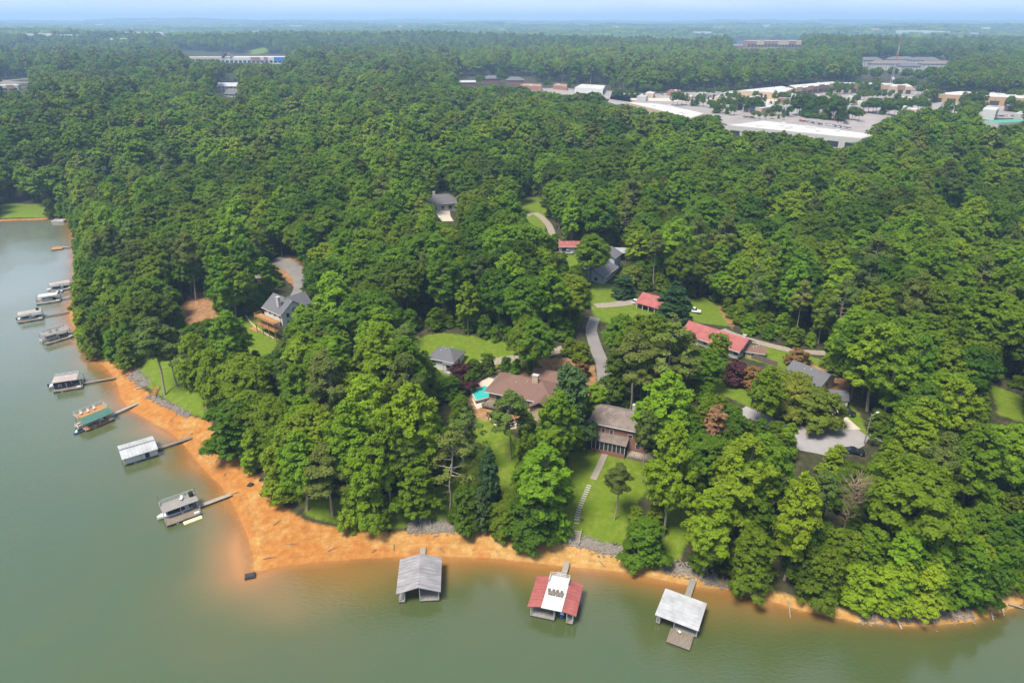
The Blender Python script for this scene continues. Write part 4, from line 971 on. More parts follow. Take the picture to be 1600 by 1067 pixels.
low_wall("dark wooden fence running between the red-roofed house and the rust maple", [(1140, 548), (1165, 556), (1192, 566), (1214, 574)], 1.8, .1, M["fence"], "board_fence", "fence")
ribbon("terrace_path", [(772, 648), (790, 655), (806, 664), (818, 660)], 2.2, M["sand"], .1)

# ------------------------------------------------------------------ white house with orange decks
t = house("tall_house", "tall white house with charcoal roof and orange timber decks above the cove", 431, 520, -40, 11.2, 9.8, 8.2, 'gable', 3.6, M["cream2"], M["shingle"],
          [('f', u, z, 1.2, 1.7) for z in (.6, 3.5, 6.4) for u in (-4.8, -1.8, 1.2, 4.4)] + [('l', u, z, 1.1, 1.6) for z in (3.5, 6.4) for u in (-3, 0, 3)] + [('r', u, z, 1.1, 1.6) for z in (.6, 3.5, 6.4) for u in (-2.5, 1.5)], ov=.5)
lm(P(434, 519), "tall white house"); chimney(t, 2.0, -3.2, 9.6, 13.2, M["offw"], 1.3, 1.0)
g = roof_gable(7.5, 7, 8.9, 3.2, .4); g.V = [(y + 2.2, x + 3.6, z + .05) for x, y, z in g.V]; g.build("cross_roof", M["shingle"], t)
for z in (2.7, 5.6):
    MB().box(-6.3, 6.3, -8.7, -5.78, z, z + .25).build("deck", M["cedar"], t); railing(t, [(-6.2, -5.8), (-6.2, -8.6), (6.2, -8.6), (6.2, -5.8)], z + .25, 1.0, M["cedar"])
for x in (-6.1, -2, 2, 6.1): MB().box(x - .12, x + .12, -8.65, -8.42, -2.5, 5.58).build("deck_post", M["cedar"], t)
MB().box(-11.5, -6.4, -8.7, -2.0, -1.8, -.6).build("patio_wall", M["cedar"], t)
low_wall("long low stone edging around the tall white house's sloping lawn", [(384, 494), (395, 508), (412, 520), (428, 530)], .4, .4, M["stone"])
# hidden neighbour
t = house("tan_house", "tan stone house almost hidden by tall trees beside the curved drive", 378, 462, 25, 16, 11, 6.2, 'hip', 3.5, M["tan"], M["taupe"], [('f', u, z, 1.2, 1.6) for z in (.8, 3.8) for u in (-6, -3, 0, 3, 6)])
lm(P(378, 462), "hidden tan house")
# pale cottage above the pool house
t = house("pale_cottage", "pale grey cottage with slate-grey hip roof above the purple maple", 690, 578, -22, 8.4, 7.6, 3.0, 'hip', 2.6, M["siding"], M["shingle"], [('f', -2.6, .8, 1.3, 1.5), ('f', 2.4, .8, 1.3, 1.5), ('r', 0, .8, 1.3, 1.5)], ridge=2.5, ov=.6)
lm(P(690, 578), "pale grey cottage")
MB().box(1.5, 4.6, -5.9, -4.3, -1, .1).build("porch_floor", M["conc"], t)
for x in (1.7, 4.4): MB().box(x - .1, x + .1, -5.8, -5.6, .1, 2.8).build("porch_post", M["white"], t)
MB().box(1.2, 4.9, -6.1, -4.28, 2.85, 3.05).build("porch_roof", M["shingle"], t)

# ------------------------------------------------------------------ red metal roofs
t = house("long_red_house", "long low white house with red metal roof and white end wall", 1108, 545, -44, 19.5, 9.0, 2.9, 'gable', 2.2, M["offw"], M["red"],
          [('f', u, .9, 1.4, 1.3) for u in (-8.5, -5, -1.5, 2, 5.5, 9)] + [('r', -2.2, .9, 1.3, 1.3), ('r', 2.2, .9, 1.3, 1.3)], ov=.9)
lm(P(1108, 545), "long red-roofed house"); chimney(t, 8.5, 1.2, 3.6, 5.6, M["white"], 1.0, .8)
MB().box(-9.5, -3.0, -6.9, -4.77, -1.0, .05).build("porch_floor", M["conc"], t)
for x in (-9.2, -6.2, -3.2): MB().box(x - .09, x + .09, -6.8, -6.62, .05, 2.62).build("porch_post", M["white"], t)
t = house("carport", "red-roofed open carport with white posts beside a white suv", 1020, 487, -40, 12.5, 7.5, 2.7, 'gable', 1.9, M["brick"], M["red"], [], cat="carport", ov=.5, base=-1.0)
lm(P(1020, 487), "red-roofed carport")
for x in (-6.0, -3.6, -1.2, 1.2, 3.6, 6.0): MB().box(x - .1, x + .1, -5.1, -4.9, -.6, 2.3).build("porch_post", M["white"], t)
MB().hexa([(-6.75, -5.4, 2.2), (6.75, -5.4, 2.2), (6.75, -4.3, 2.47), (-6.75, -4.3, 2.47)], [(-6.75, -5.4, 2.36), (6.75, -5.4, 2.36), (6.75, -4.3, 2.7), (-6.75, -4.3, 2.7)]).build("porch_roof", M["red"], t)
MB().box(-5.0, -1.5, -3.83, -3.77, .05, 2.3).build("garage_opening", M["dark"], t); window(t, 'f', 2.4, .9, 1.2, 1.2, 12.5, 7.5)
t = house("red_shed", "small red-roofed white shed at the top of the hill drive", 891, 394, 0, 9.5, 5.5, 2.6, 'gable', 1.4, M["offw"], M["red"], [('f', -2.6, .3, 2.2, 1.8), ('f', 2.4, .9, 1.2, 1.0)], cat="shed")
lm(P(891, 394), "small red-roofed shed")
# grey house of two blocks and its tin shed
t = house("grey_house", "blue-grey split-level house with charcoal roofs below a tin-roofed shed", 952, 437, 62, 14, 10, 3.0, 'gable', 2.6, M["bluewall"], M["shingle"], [('f', -3.5, .8, 1.4, 1.4), ('f', 3, .8, 1.4, 1.4), ('l', -2, .8, 1.3, 1.4), ('l', 2.2, .8, 1.3, 1.4)], ov=.8)
lm(P(952, 437), "blue-grey split-level house")
b = MB().box(7.01, 14.5, -4.2, 4.6, -2, 6.2); b.build("upper_wall", M["bluewall"], t)
g = roof_gable(7.6, 9.0, 6.2, 2.2, .5); g.V = [(x + 10.8, y + .2, z) for x, y, z in g.V]; g.build("upper_roof", M["shingle"], t)
t = thing("tin_shed", "dark open shed with flat pale tin roof behind the blue-grey house", "shed", P(965, 404), R(-6))
for (x, y) in ((-3.4, -2.6), (3.4, -2.6), (3.4, 2.6), (-3.4, 2.6)): MB().box(x - .1, x + .1, y - .1, y + .1, -.5, 3.4).build("post", M["fence"], t)
MB().box(-3.3, 3.3, 2.3, 2.45, -.5, 3.3).box(3.2, 3.3, -2.4, 2.29, -.5, 3.3).build("wall", M["fence"], t); MB().hexa([(-4, -3.2, 3.42), (4, -3.2, 3.42), (4, 3.2, 3.8), (-4, 3.2, 3.8)], [(-4, -3.2, 3.55), (4, -3.2, 3.55), (4, 3.2, 3.95), (-4, 3.2, 3.95)]).build("roof", M["tinw"], t)
NOTREE.append(rect_world(P(965, 404)[:2], 0, 8, 7))
# cottage and gambrel shed by the turnaround
t = house("grey_cottage", "low cottage with slate-grey gable roof behind the yellow-green ornamental tree", 1252, 604, -52, 10.5, 8, 2.7, 'gable', 2.2, M["siding"], M["shingle"], [('f', -3, .8, 1.3, 1.3), ('f', 3, .8, 1.3, 1.3), ('r', 0, .8, 1.3, 1.3)], ov=.7)
lm(P(1252, 604), "slate-roofed cottage")
p = P(1303, 630); t = thing("gambrel_shed", "white gambrel-roofed garden shed above the concrete driveway", "shed", p, R(-8)); NOTREE.append(rect_world(p[:2], 0, 7, 6))
prof = [(-2.0, -1), (2.0, -1), (2.0, 2.2), (1.35, 3.4), (0, 4.0), (-1.35, 3.4), (-2.0, 2.2)]
MB().xprism(prof, -2.8, 2.8).build("wall", M["white"], t)
rp = [(-2.25, 2.05), (-1.5, 3.5), (0, 4.15), (1.5, 3.5), (2.25, 2.05), (2.12, 2.05), (1.4, 3.42), (0, 4.02), (-1.4, 3.42), (-2.12, 2.05)]
b = MB()
for i in range(4):
    q = [rp[i], rp[i + 1], rp[8 - i], rp[9 - i]]
    b.xprism(q, -3.0, 3.0)
b.build("roof", M["shingle"], t); MB().box(-.6, .6, -2.06, -2.003, -.2, 1.9).build("door", M["siding"], t); MB().box(-2.86, -2.803, -.7, .7, .6, 1.8).build("window", M["glass"], t)
house("brown_shed", "small brown-roofed shed beside the back gravel drive", 1178, 560, -20, 5.5, 4.2, 2.2, 'gable', 1.2, M["tan"], M["brownroof"], [('f', 0, .3, 1.2, 1.6)], cat="shed", ov=.4)
# house up the slope
t = house("slope_house", "grey-roofed house with white porch and pale forecourt deep in the wood", 692, 330, 18, 20, 12, 3.6, 'hip', 3.6, M["offw"], M["shingle"], [('f', u, .6, 1.8, 1.9) for u in (-7.5, -4, 0, 4, 7.5)], ridge=9, ov=.8)
lm(P(692, 330), "grey-roofed slope house"); chimney(t, -3, 1, 5.5, 8.6, M["white"], 1.2, 1)

# ------------------------------------------------------------------ cars
def loft(sections):
    """closed body through cross-sections: (y, half width, z bottom, z top)"""
    b = MB(); n = 4; V = []; F = []
    for (y, hw, z0, z1) in sections: V += [(-hw * .93, y, z0), (hw * .93, y, z0), (hw, y, z0 * .4 + z1 * .6), (hw * .86, y, z1), (-hw * .86, y, z1), (-hw, y, z0 * .4 + z1 * .6)]
    n = 6
    for i in range(len(sections) - 1):
        for k in range(n): F.append((i * n + k, i * n + (k + 1) % n, (i + 1) * n + (k + 1) % n, (i + 1) * n + k))
    F.append(tuple(range(n))[::-1]); F.append(tuple((len(sections) - 1) * n + k for k in range(n)))
    return b.add(V, [f[::-1] for f in F])
def car(name, label, px, rot, paint, kind="suv", cat="car"):
    p = P(*px); t = thing(name, label, cat, (p[0], p[1], p[2] + .1), R(rot))
    L = 5.4 if kind == "pickup" else 4.8
    top = .98
    loft([(-L / 2, .78, .42, .80), (-L / 2 + .25, .90, .30, .92), (-L * .18, .94, .28, top), (L * .3, .94, .28, top), (L / 2 - .12, .90, .32, .95), (L / 2, .82, .42, .85)]).build("body", paint, t)
    if kind == "pickup": cab = [(-L * .24, .80, top + .003, top + .05), (-L * .12, .74, top + .003, 1.70), (L * .06, .74, top + .003, 1.72), (L * .10, .78, top + .003, top + .1)]
    elif kind == "suv": cab = [(-L * .22, .82, top + .003, top + .05), (-L * .08, .74, top + .003, 1.66), (L * .36, .74, top + .003, 1.68), (L * .46, .80, top + .003, top + .1)]
    else: cab = [(-L * .18, .80, top + .003, top + .05), (-L * .02, .70, top + .003, 1.42), (L * .20, .70, top + .003, 1.42), (L * .36, .78, top + .003, top + .06)]
    loft(cab).build("glass_cabin", M["glass"], t)
    y0, y1 = cab[1][0], cab[2][0]; zt = cab[1][3]
    MB().box(-.68, .68, y0 - .03, y1 + .05, zt - .05, zt + .05).build("roof_panel", paint, t)
    if kind == "pickup": MB().box(-.72, .72, L * .13, L / 2 - .15, top + .003, top + .012).build("bed", M["black"], t)
    for sx in (-1, 1):
        for y in (-L * .31, L * .31):
            V, F = tubes([([(sx * .72, y, .34), (sx * .95, y, .34)], [.35, .35])], 12); n = 12
            w = MB().add(V, [tuple(f) for f in F] + [tuple(range(n)), tuple(range(n, 2 * n))[::-1]]).build("wheel", M["black"], t)
            V, F = tubes([([(sx * .952, y, .34), (sx * .965, y, .34)], [.2, .18])], 8); MB().add(V, [tuple(f) for f in F] + [tuple(range(8, 16))[::-1], tuple(range(8, 16))][:1]).build("rim", M["rim"], w)
        MB().box(sx * .6 - .16, sx * .6 + .16, -L / 2 - .02, -L / 2 + .03, .62, .78).build("headlight", M["lamp"], t); MB().box(sx * .66 - .1, sx * .66 + .1, L / 2 - .03, L / 2 + .02, .6, .82).build("taillight", M["tail"], t)
    NOTREE.append(rect_world(p[:2], 0, 6, 6))
    return t
car("parked_car", "white suv parked in front of the red-roofed carport", (997, 476), 62, M["whitecar"])
car("pickup_truck", "white pickup truck parked on the lawn behind the dark evergreen", (1083, 488), 70, M["whitecar"], "pickup", "truck")
car("parked_car", "long black suv parked beside the concrete driveway", (1322, 646), 38, M["blackcar"])
car("parked_car", "dark blue-black car at the edge of the paved turnaround", (1334, 708), 75, M["blackcar"], "sedan")
car("parked_car", "dark car parked at the white end wall of the red-roofed house", (1166, 548), -60, M["greycar"], "sedan")
car("pickup_truck", "silver pickup in front of the small red-roofed shed", (886, 397), 80, M["rim"], "pickup", "truck")

# ------------------------------------------------------------------ poles
def pole(label, px, h, arm=True):
    p = P(*px); t = thing("utility_pole", label, "pole", p, .4)
    V, F = tubes([([(0, 0, -.5), (0, 0, h)], [.17, .12])], 8); MB().add(V, [tuple(f) for f in F] + [tuple(range(8, 16))[::-1]]).build("post", M["greywood"], t)
    if arm:
        MB().bar((0, 0, h - .6), (1.9, 0, h - .1), .05).build("lamp_arm", M["steel"], t); MB().box(1.6, 2.4, -.18, .18, h - .16, h + .02).build("lamp_head", M["lamp"], t)
    MB().box(-1.0, 1.0, -.06, .06, h - 1.5, h - 1.36).build("cross_arm", M["greywood"], t)
    return t
pole("wooden street lamp pole at the rim of the paved turnaround", (1350, 694), 9.0)
pole("slim dark utility pole in front of the long red-roofed house", (1079, 562), 8.5, False)
p = P(908, 815); t = thing("lawn_post", "short dark post with box beside the stepping stones", "post", p, 0); MB().box(-.09, .09, -.09, .09, -.2, 1.0).build("post", M["fence"], t); MB().box(-.22, .22, -.2, .2, 1.003, 1.35).build("lamp_box", M["fence"], t)
p = P(1372, 690); t = thing("guard_rail", "short white guard rail beside the paved turnaround", "rail", p, R(-62)); MB().box(-2.6, 2.6, -.05, .05, .45, .8).build("rail", M["white"], t)
for x in (-2.2, 0, 2.2): MB().box(x - .08, x + .08, .053, .2, -.3, .75).build("post", M["white"], t)
# ------------------------------------------------------------------ shops beyond the wood (level ground at FLATZ)
Z0 = FLATZ
sheet("parking_lot", [(955, 149), (1180, 141), (1300, 131), (1450, 134), (1462, 156), (1640, 156), (1640, 186), (1500, 184), (1390, 213), (1130, 203), (1040, 188), (950, 160)], M["lot"], .10, z=Z0)
sheet("shop_road", [(985, 154), (1190, 155), (1300, 160), (1450, 151), (1452, 155), (1300, 167), (1190, 161), (985, 158)], M["sand"], .2, z=Z0)
sheet("west_shop_lot", [(812, 139), (880, 137), (960, 143), (1010, 148), (985, 160), (930, 152), (820, 144)], M["lot"], .10, z=Z0)
def shop(label, roof_px, hroof, wall, roof=None, units=3, doors=6, accent=None, name="shop_building", cat="shop", doorm="glass"):
    short = label
    for w_ in (" with ", " running", " behind", " at the", " across", " beside", " near ", " next", " in the", " on the"): short = short.split(w_)[0]
    if label.startswith(("small tan shop", "small pale shop")): short = label
    zr = Z0 + hroof
    q = np.array([at_z(a, b, zr)[:2] for a, b in roof_px]); c = q.mean(0)
    if np.sum(q[:, 0] * np.roll(q[:, 1], -1) - np.roll(q[:, 0], -1) * q[:, 1]) < 0: q = q[::-1]
    t = thing(name, label, cat, (c[0], c[1], Z0), 0); l_ = q - c
    MB().prism([tuple(v) for v in l_], -1, hroof).build("wall", M[wall], t)
    MB().prism([tuple(v * .97) for v in l_], hroof + .003, hroof + .25).build("roof", roof or M["roofw"], t)
    rr = np.random.default_rng(int(abs(c[0])) + 3)
    for i in range(units):
        u, v = rr.uniform(.15, .85, 2); p = (l_[0] * (1 - u) + l_[1] * u) * (1 - v) + (l_[3] * (1 - u) + l_[2] * u) * v if len(l_) == 4 else l_.mean(0)
        MB().box(p[0] - 1.6, p[0] + 1.6, p[1] - 1.1, p[1] + 1.1, hroof + .253, hroof + 1.7).build("roof_unit", M["siding"], t)
    # shop fronts on the edge that looks to the lake
    best = max(range(len(l_)), key=lambda i: np.linalg.norm(l_[(i + 1) % len(l_)] - l_[i]) * (1 if (l_[i] + l_[(i + 1) % len(l_)])[1] < 0 else 0))
    a, b_ = l_[best], l_[(best + 1) % len(l_)]; d = b_ - a; Lw = np.linalg.norm(d); d /= Lw; nv = np.array([d[1], -d[0]])
    for i in range(doors):
        s0, s1 = Lw * (i + .18) / doors, Lw * (i + .82) / doors
        p0, p1 = a + d * s0, a + d * s1
        MB().hexa([tuple(p0 + nv * .01) + (.3,), tuple(p0 + nv * .15) + (.3,), tuple(p1 + nv * .15) + (.3,), tuple(p1 + nv * .01) + (.3,)],
                  [tuple(p0 + nv * .01) + (hroof * .55,), tuple(p0 + nv * .15) + (hroof * .55,), tuple(p1 + nv * .15) + (hroof * .55,), tuple(p1 + nv * .01) + (hroof * .55,)]).build("shop_window", M[doorm], t)
        if accent and i % 2 == 0:
            am = accent[(i // 2) % len(accent)]; p0, p1 = a + d * Lw * i / doors, a + d * Lw * (i + 1) / doors
            MB().hexa([tuple(p0 + nv * .02) + (hroof * .6,), tuple(p0 + nv * .5) + (hroof * .6,), tuple(p1 + nv * .5) + (hroof * .6,), tuple(p1 + nv * .02) + (hroof * .6,)],
                      [tuple(p0 + nv * .02) + (hroof + 1.6,), tuple(p0 + nv * .5) + (hroof + 1.6,), tuple(p1 + nv * .5) + (hroof + 1.6,), tuple(p1 + nv * .02) + (hroof + 1.6,)]).build("facade_panel", M[am], t)
    NOTREE.append(q); SHOPS.append((c[0], c[1], short)); return t
SHOPS = []
shop("long white-roofed store with tan walls behind the wood edge", [(978, 160), (1032, 163), (1101, 178), (1080, 185)], 8, "tan", units=5, doors=7)
shop("largest white-roofed store running along the wood edge beside a car park", [(1138, 196), (1192, 189), (1368, 211), (1346, 217)], 8, "offw", units=9, doors=8)
shop("white-roofed tan store with blue front panel", [(1153, 160), (1196, 161), (1213, 166), (1190, 170)], 7, "tan", units=2, doors=4, accent=["blue"])
shop("long white-roofed shopping row with tan wall, west end", [(1153, 142), (1222, 135), (1240, 139), (1222, 146)], 8, "tan", units=4, doors=6)
shop("rust and tan fronted shopping row in the centre", [(1232, 134), (1302, 128), (1312, 131), (1244, 139)], 9, "rust", units=4, doors=8, accent=["tan", "orange", "rust"])
shop("orange and tan fronted shopping row at the foot of the radio mast", [(1304, 129), (1418, 131), (1427, 136), (1306, 134)], 9, "tan", units=5, doors=10, accent=["orange", "rust", "tan"])
shop("flat white restaurant with dark red band across its front", [(1216, 153), (1226, 147), (1282, 149), (1274, 156)], 6, "rust", units=2, doors=4)
shop("wide white-roofed store with orange front wall", [(1456, 147), (1500, 143), (1640, 150), (1640, 156)], 9, "orange", units=6, doors=8)
shop("white two-bay showroom with dark windows", [(1470, 166), (1476, 161), (1496, 163), (1492, 168)], 9, "white", units=1, doors=2)
shop("small white showroom beside the big roadside tree", [(1535, 171), (1541, 167), (1562, 169), (1557, 173)], 9, "white", units=1, doors=2)
shop("long low building with bright green roof near the road", [(1530, 189), (1585, 187), (1620, 190), (1560, 193)], 4, "offw", M["greenroof"], units=0, doors=4)
shop("white commercial garage with dark bay doors", [(898, 137), (908, 132), (946, 134), (942, 140)], 7, "white", units=2, doors=5, doorm="dark")
shop("dark red restaurant with white roof edge", [(812, 134), (818, 131), (846, 132), (846, 136)], 6, "rust", M["rust"], units=1, doors=4)
shop("small dark red restaurant next to the white garage", [(864, 134), (868, 131), (886, 132), (886, 136)], 5, "rust", M["rust"], units=1, doors=3)
shop("small brown roadside restaurant on the pale lot", [(1042, 143), (1048, 140), (1064, 141), (1062, 145)], 5, "rust", M["brownroof"], units=1, doors=3)
shop("low pale strip building under the mast beside the car park", [(1385, 165), (1392, 162), (1420, 165), (1412, 169)], 5, "offw", units=1, doors=4)
SMALL_SHOPS = ['small tan shop ' + q if i in (0, 4, 7, 9, 11, 14, 16) else 'small pale shop ' + q for i, q in enumerate(['on the pale road', 'behind the pale road trees', 'beside the tan row', 'between two tree belts', 'under the orange shop fronts', 'in the lot below the mast', 'with brown roof by the mast', 'at the foot of the mast', 'east of the mast lot', 'beside the wood-side lot', 'between the showrooms', 'past the small showroom', 'near the green roof', 'at the west end of the lots', 'behind the restaurant', 'beside the dark tree belt', 'at the lot entrance', 'by the brown restaurant'])]
for k, (x, y, w_, rf, wl_) in enumerate([(1072, 151, 12, "w", "tan"), (1096, 147, 9, "w", "offw"), (1128, 152, 12, "t", "tan"), (1248, 168, 11, "w", "offw"), (1332, 153, 10, "w", "tan"), (1352, 161, 9, "w", "offw"), (1372, 157, 8, "b", "rust"), (1404, 153, 10, "w", "tan"),
                                      (1440, 160, 9, "t", "offw"), (1426, 171, 10, "w", "tan"), (1512, 164, 10, "w", "offw"), (1582, 166, 12, "w", "tan"), (1596, 178, 10, "w", "offw"), (1004, 151, 9, "t", "offw"), (1180, 152, 10, "w", "tan"), (1310, 176, 7, "w", "offw"), (1016, 146, 8, "w", "tan"), (1140, 146, 10, "w", "offw")]):
    shop(SMALL_SHOPS[k], [(x - w_, y), (x - w_ * .5, y - 2.2), (x + w_, y - 1.4), (x + w_ * .6, y + 1.0)], 5, wl_, {"w": None, "t": M["tinw"], "b": M["brownroof"]}[rf], units=1, doors=3)
def far_house(name, label, px, rot, L, W, H, roof, rise, wall, rmat, nwin=5, floors=2, cat="building", ridge=None):
    wins = [('f', -L / 2 + L * (i + .5) / nwin, 1.0 + k * 3.2, 1.5, 1.6) for i in range(nwin) for k in range(floors)]
    return house(name, label, px[0], px[1], rot, L, W, H, roof, rise, wall, rmat, wins, cat=cat, ridge=ridge, ov=.8)
far_house("brick_office", "brick office with grey hip roof, western of two by the wood", (768, 131), 8, 26, 14, 7, 'hip', 4, M["brick"], M["shingle"])
far_house("brick_office", "brick office with grey hip roof, eastern of two by the wood", (804, 133), -4, 27, 14, 6.5, 'hip', 4, M["brick"], M["shingle"])
far_house("low_office", "low pale-roofed building west of the brick offices", (730, 134), 4, 24, 12, 4.5, 'gable', 2, M["brick"], M["tinw"], 5, 1)
for k, (x, y, r_, L, lab) in enumerate([(1360, 104, 6, 46, "western apartment block with grey roof on the far hill"), (1375, 110, -8, 34, "low apartment block below the western one on the far hill"), (1409, 103, 4, 54, "tallest pale apartment block beside the radio mast top"),
                                        (1405, 110, 8, 46, "apartment block in front of the tallest pale one"), (1445, 104, -6, 52, "rear apartment block with tan roof east of the mast"), (1463, 110, -4, 58, "front apartment block at the east end of the far hill"), (1422, 114, 2, 36, "lowest apartment block at the foot of the far hill")]):
    far_house("apartment_block", lab, (x, y), r_, L, 18, 11, 'hip', 5, M["offw"], M["taupe"] if k % 2 else M["shingle"], 7, 3)
t = far_house("white_lodge", "white two-storey house standing alone in the western woods", (356, 144), 3, 24, 14, 7, 'gable', 3.5, M["white"], M["tinw"], 5, 2)
far_house("grey_gable_house", "grey-roofed house below the white two-storey house", (360, 152), -30, 18, 11, 4, 'gable', 4, M["bluewall"], M["shingle"], 3, 1)
# western shopping centre
def shop_at(label, px, L, W, H, wall, accents=(), gable=False, rot=0):
    p = P(*px); t = thing("shop_building", label, "shop", p, R(rot)); NOTREE.append(rect_world(p[:2] + [0, W / 2], 0, L, W, 20))
    MB().box(-L / 2, L / 2, 0, W, -8, H).build("wall", M[wall], t); MB().box(-L / 2 + 1, L / 2 - 1, 1, W - 1, H + .003, H + .4).build("roof", M["roofw"], t)
    n = int(L / 9)
    for i in range(n): MB().box(-L / 2 + L * (i + .15) / n, -L / 2 + L * (i + .85) / n, -.2, -.01, .4, H * .5).build("shop_window", M["glass"], t)
    for (x0, x1, am) in accents: MB().box(x0, x1, -.8, -.21, H * .35, H + 1.0).build("facade_panel", M[am], t)
    if gable:
        b = roof_gable(20, 22, H, 9, .5); b.V = [(y - L / 2 + 14, x + 8, z) for x, y, z in b.V]; b.build("entrance_gable", M["brownroof"], t)
    return t
shop_at("white supermarket with brown entrance gable and blue panel in the west", (400, 99), 150, 60, 11, "white", [(40, 62, "blue"), (-10, 10, "rust"), (18, 26, "rust")], True, 2)
shop_at("pale low store west of the gabled supermarket", (318, 96), 90, 30, 8, "tan", [], False, 3)
shop_at("white depot at the edge of the western woods", (6, 142), 34, 16, 6, "white", [(4, 12, "orange")], False, 20)
sheet("west_depot_lot", [(-20, 128), (48, 122), (46, 134), (10, 142), (-20, 152)], M["asph2"], .3)
shop_at("long pink-brown building shell on the far dark ridge", (1215, 74), 170, 40, 16, "rust", [(-60, -40, "tan"), (0, 30, "tan"), (50, 70, "tan")], False, 0)
shop_at("low reddish building shell left of the long one on the far ridge", (1162, 75), 90, 30, 7, "rust", [], False, 0)
for (x, y, L, H, lab) in [(20, 90, 46, 8, "pale shed row among the far western woods"), (55, 69, 70, 14, "white far building, first of three in the western woods"), (75, 68, 60, 12, "white far building, middle of three in the western woods"), (94, 71, 110, 10, "long white far building, last of three in the western woods"),
                          (218, 64, 200, 10, "long thin white warehouse on the far western ridge"), (190, 77, 60, 9, "pale building beside the far western trees"), (45, 49, 260, 14, "pale roof on the farthest western ridge"), (468, 46, 160, 22, "small white building on the far dark ridge, west of centre"),
                          (1097, 60, 90, 16, "pale building alone on the far dark ridge"), (1430, 58, 170, 16, "white roof on the far eastern ridge, first"), (1463, 59, 130, 18, "white roof on the far eastern ridge, second"), (1510, 62, 110, 14, "white roof on the far eastern ridge, third"), (1530, 104, 40, 8, "pale roof in the woods east of the apartments")]:
    shop_at(lab, (x, y), L, L * .3, max(H, 30) if y < 80 else H + 6, "white")
rf_ = np.random.default_rng(77)
for k in range(26):
    x_, y_ = rf_.uniform(20, 1580), rf_.uniform(44, 88)
    p_ = P(x_, y_); 
    if p_[1] < 3200: continue
    s_ = rf_.uniform(.7, 1.5) * p_[1] / 120; shop_at("pale far building standing alone among the distant woods", (x_, y_), s_, s_ * .45, 26 + p_[1] * .002, ("white", "tan")[k % 2])["group"] = "far buildings among the distant woods"
# radio mast
p = at_z(1388, 152, Z0); t = thing("radio_mast", "tall red and white lattice radio mast behind the shops", "mast", p, 0)
hm = 66.0
for seg in range(8):
    z0, z1 = hm * seg / 8, hm * (seg + 1) / 8; w0, w1 = 1.9 - 1.3 * seg / 8, 1.9 - 1.3 * (seg + 1) / 8; b = MB()
    cs = [(math.cos(a), math.sin(a)) for a in (0.5, 2.6, 4.7)]
    for i, (cx, cy) in enumerate(cs):
        b.bar((cx * w0, cy * w0, z0 + .01), (cx * w1, cy * w1, z1 - .01), .16, 4); nx_ = cs[(i + 1) % 3]
        b.bar((cx * w0, cy * w0, z0 + .2), (nx_[0] * w1, nx_[1] * w1, z1 - .2), .12, 4); b.bar((cx * w1, cy * w1, z1 - .2), (nx_[0] * w1, nx_[1] * w1, z1 - .2), .12, 4)
    b.build("mast_section", M["towerred"] if seg in (5, 7) else M["steel"], t)
V, F = tubes([([(0, -1.6, 22), (0, -2.2, 22)], [1.6, 1.7])], 12); MB().add(V, [tuple(f) for f in F] + [tuple(range(12, 24))]).build("dish", M["white"], t)
MB().bar((0, 0, hm), (0, 0, hm + 5), .15).build("antenna", M["towerred"], t)
p = P(259, 72); t = thing("cell_tower", "slim pale cell tower above the far western woods", "mast", p, 0); MB().bar((0, 0, -5), (0, 0, 62), 1.0, 6).build("pole", M["steel"], t); MB().box(-3.4, 3.4, -3, 3, 56, 61).build("antenna_array", M["steel"], t)
# light poles in the lots
for k, (x, y) in enumerate([(1360, 153), (1375, 160), (1453, 148), (1310, 162), (1240, 166), (1116, 152), (968, 150), (1428, 152), (1280, 170), (1160, 183)]):
    p = at_z(x, y, Z0); t = thing("lot_light", "tall grey light pole standing in the shopping car park", "lamp post", p, k * .7, "light poles in the shopping car park")
    MB().bar((0, 0, 0), (0, 0, 11), .16, 5).build("pole", M["steel"], t); MB().box(-1.2, 1.2, -.3, .3, 11.003, 11.3).build("lamp_head", M["steel"], t)
# parked cars, too small to show parts
cm = {}
for nm, pm, word in (("w", "whitecar", "white"), ("g", "greycar", "dark grey"), ("r", "redcar", "red"), ("b", "bluecar", "blue")):
    body = loft([(-2.3, .75, .4, .85), (-2.1, .88, .3, .95), (2.1, .88, .3, .98), (2.3, .8, .42, .9)]); cab = loft([(-1.0, .78, .99, 1.02), (-.3, .7, .99, 1.5), (1.3, .7, .99, 1.5), (1.9, .76, .99, 1.05)])
    nb = len(body.F); body.add(cab.V, cab.F); me = body.mesh("far_car", [M[pm], M["glass"]])
    for i, pl_ in enumerate(me.polygons): pl_.material_index = 1 if i >= nb else 0
    cm[nm] = (me, word)
lots = [((1105, 189), (1135, 197), 6, "near the largest white-roofed store"), ((1108, 183), (1130, 183), 4, "near the largest white-roofed store"), ((1250, 190), (1285, 196), 8, "east of the largest white-roofed store"), ((1290, 196), (1330, 203), 9, "east of the largest white-roofed store"),
        ((1310, 192), (1325, 195), 4, "east of the largest white-roofed store"), ((1160, 184), (1178, 185), 4, "near the largest white-roofed store"), ((1310, 170), (1340, 164), 8, "below the radio mast"), ((1330, 172), (1375, 168), 9, "below the radio mast"), ((1350, 178), (1400, 173), 9, "below the radio mast"), ((1400, 160), (1430, 158), 6, "below the radio mast"),
        ((1195, 176), (1225, 176), 6, "by the store with the blue panel"), ((1270, 143), (1300, 141), 6, "in front of the rust-fronted shops"), ((1505, 182), (1590, 183), 14, "by the green-roofed building"), ((905, 146), (975, 147), 8, "by the white garage"), ((1000, 148), (1040, 149), 5, "along the pale road"), ((1085, 152), (1150, 153), 7, "along the pale road")]
rc = np.random.default_rng(4)
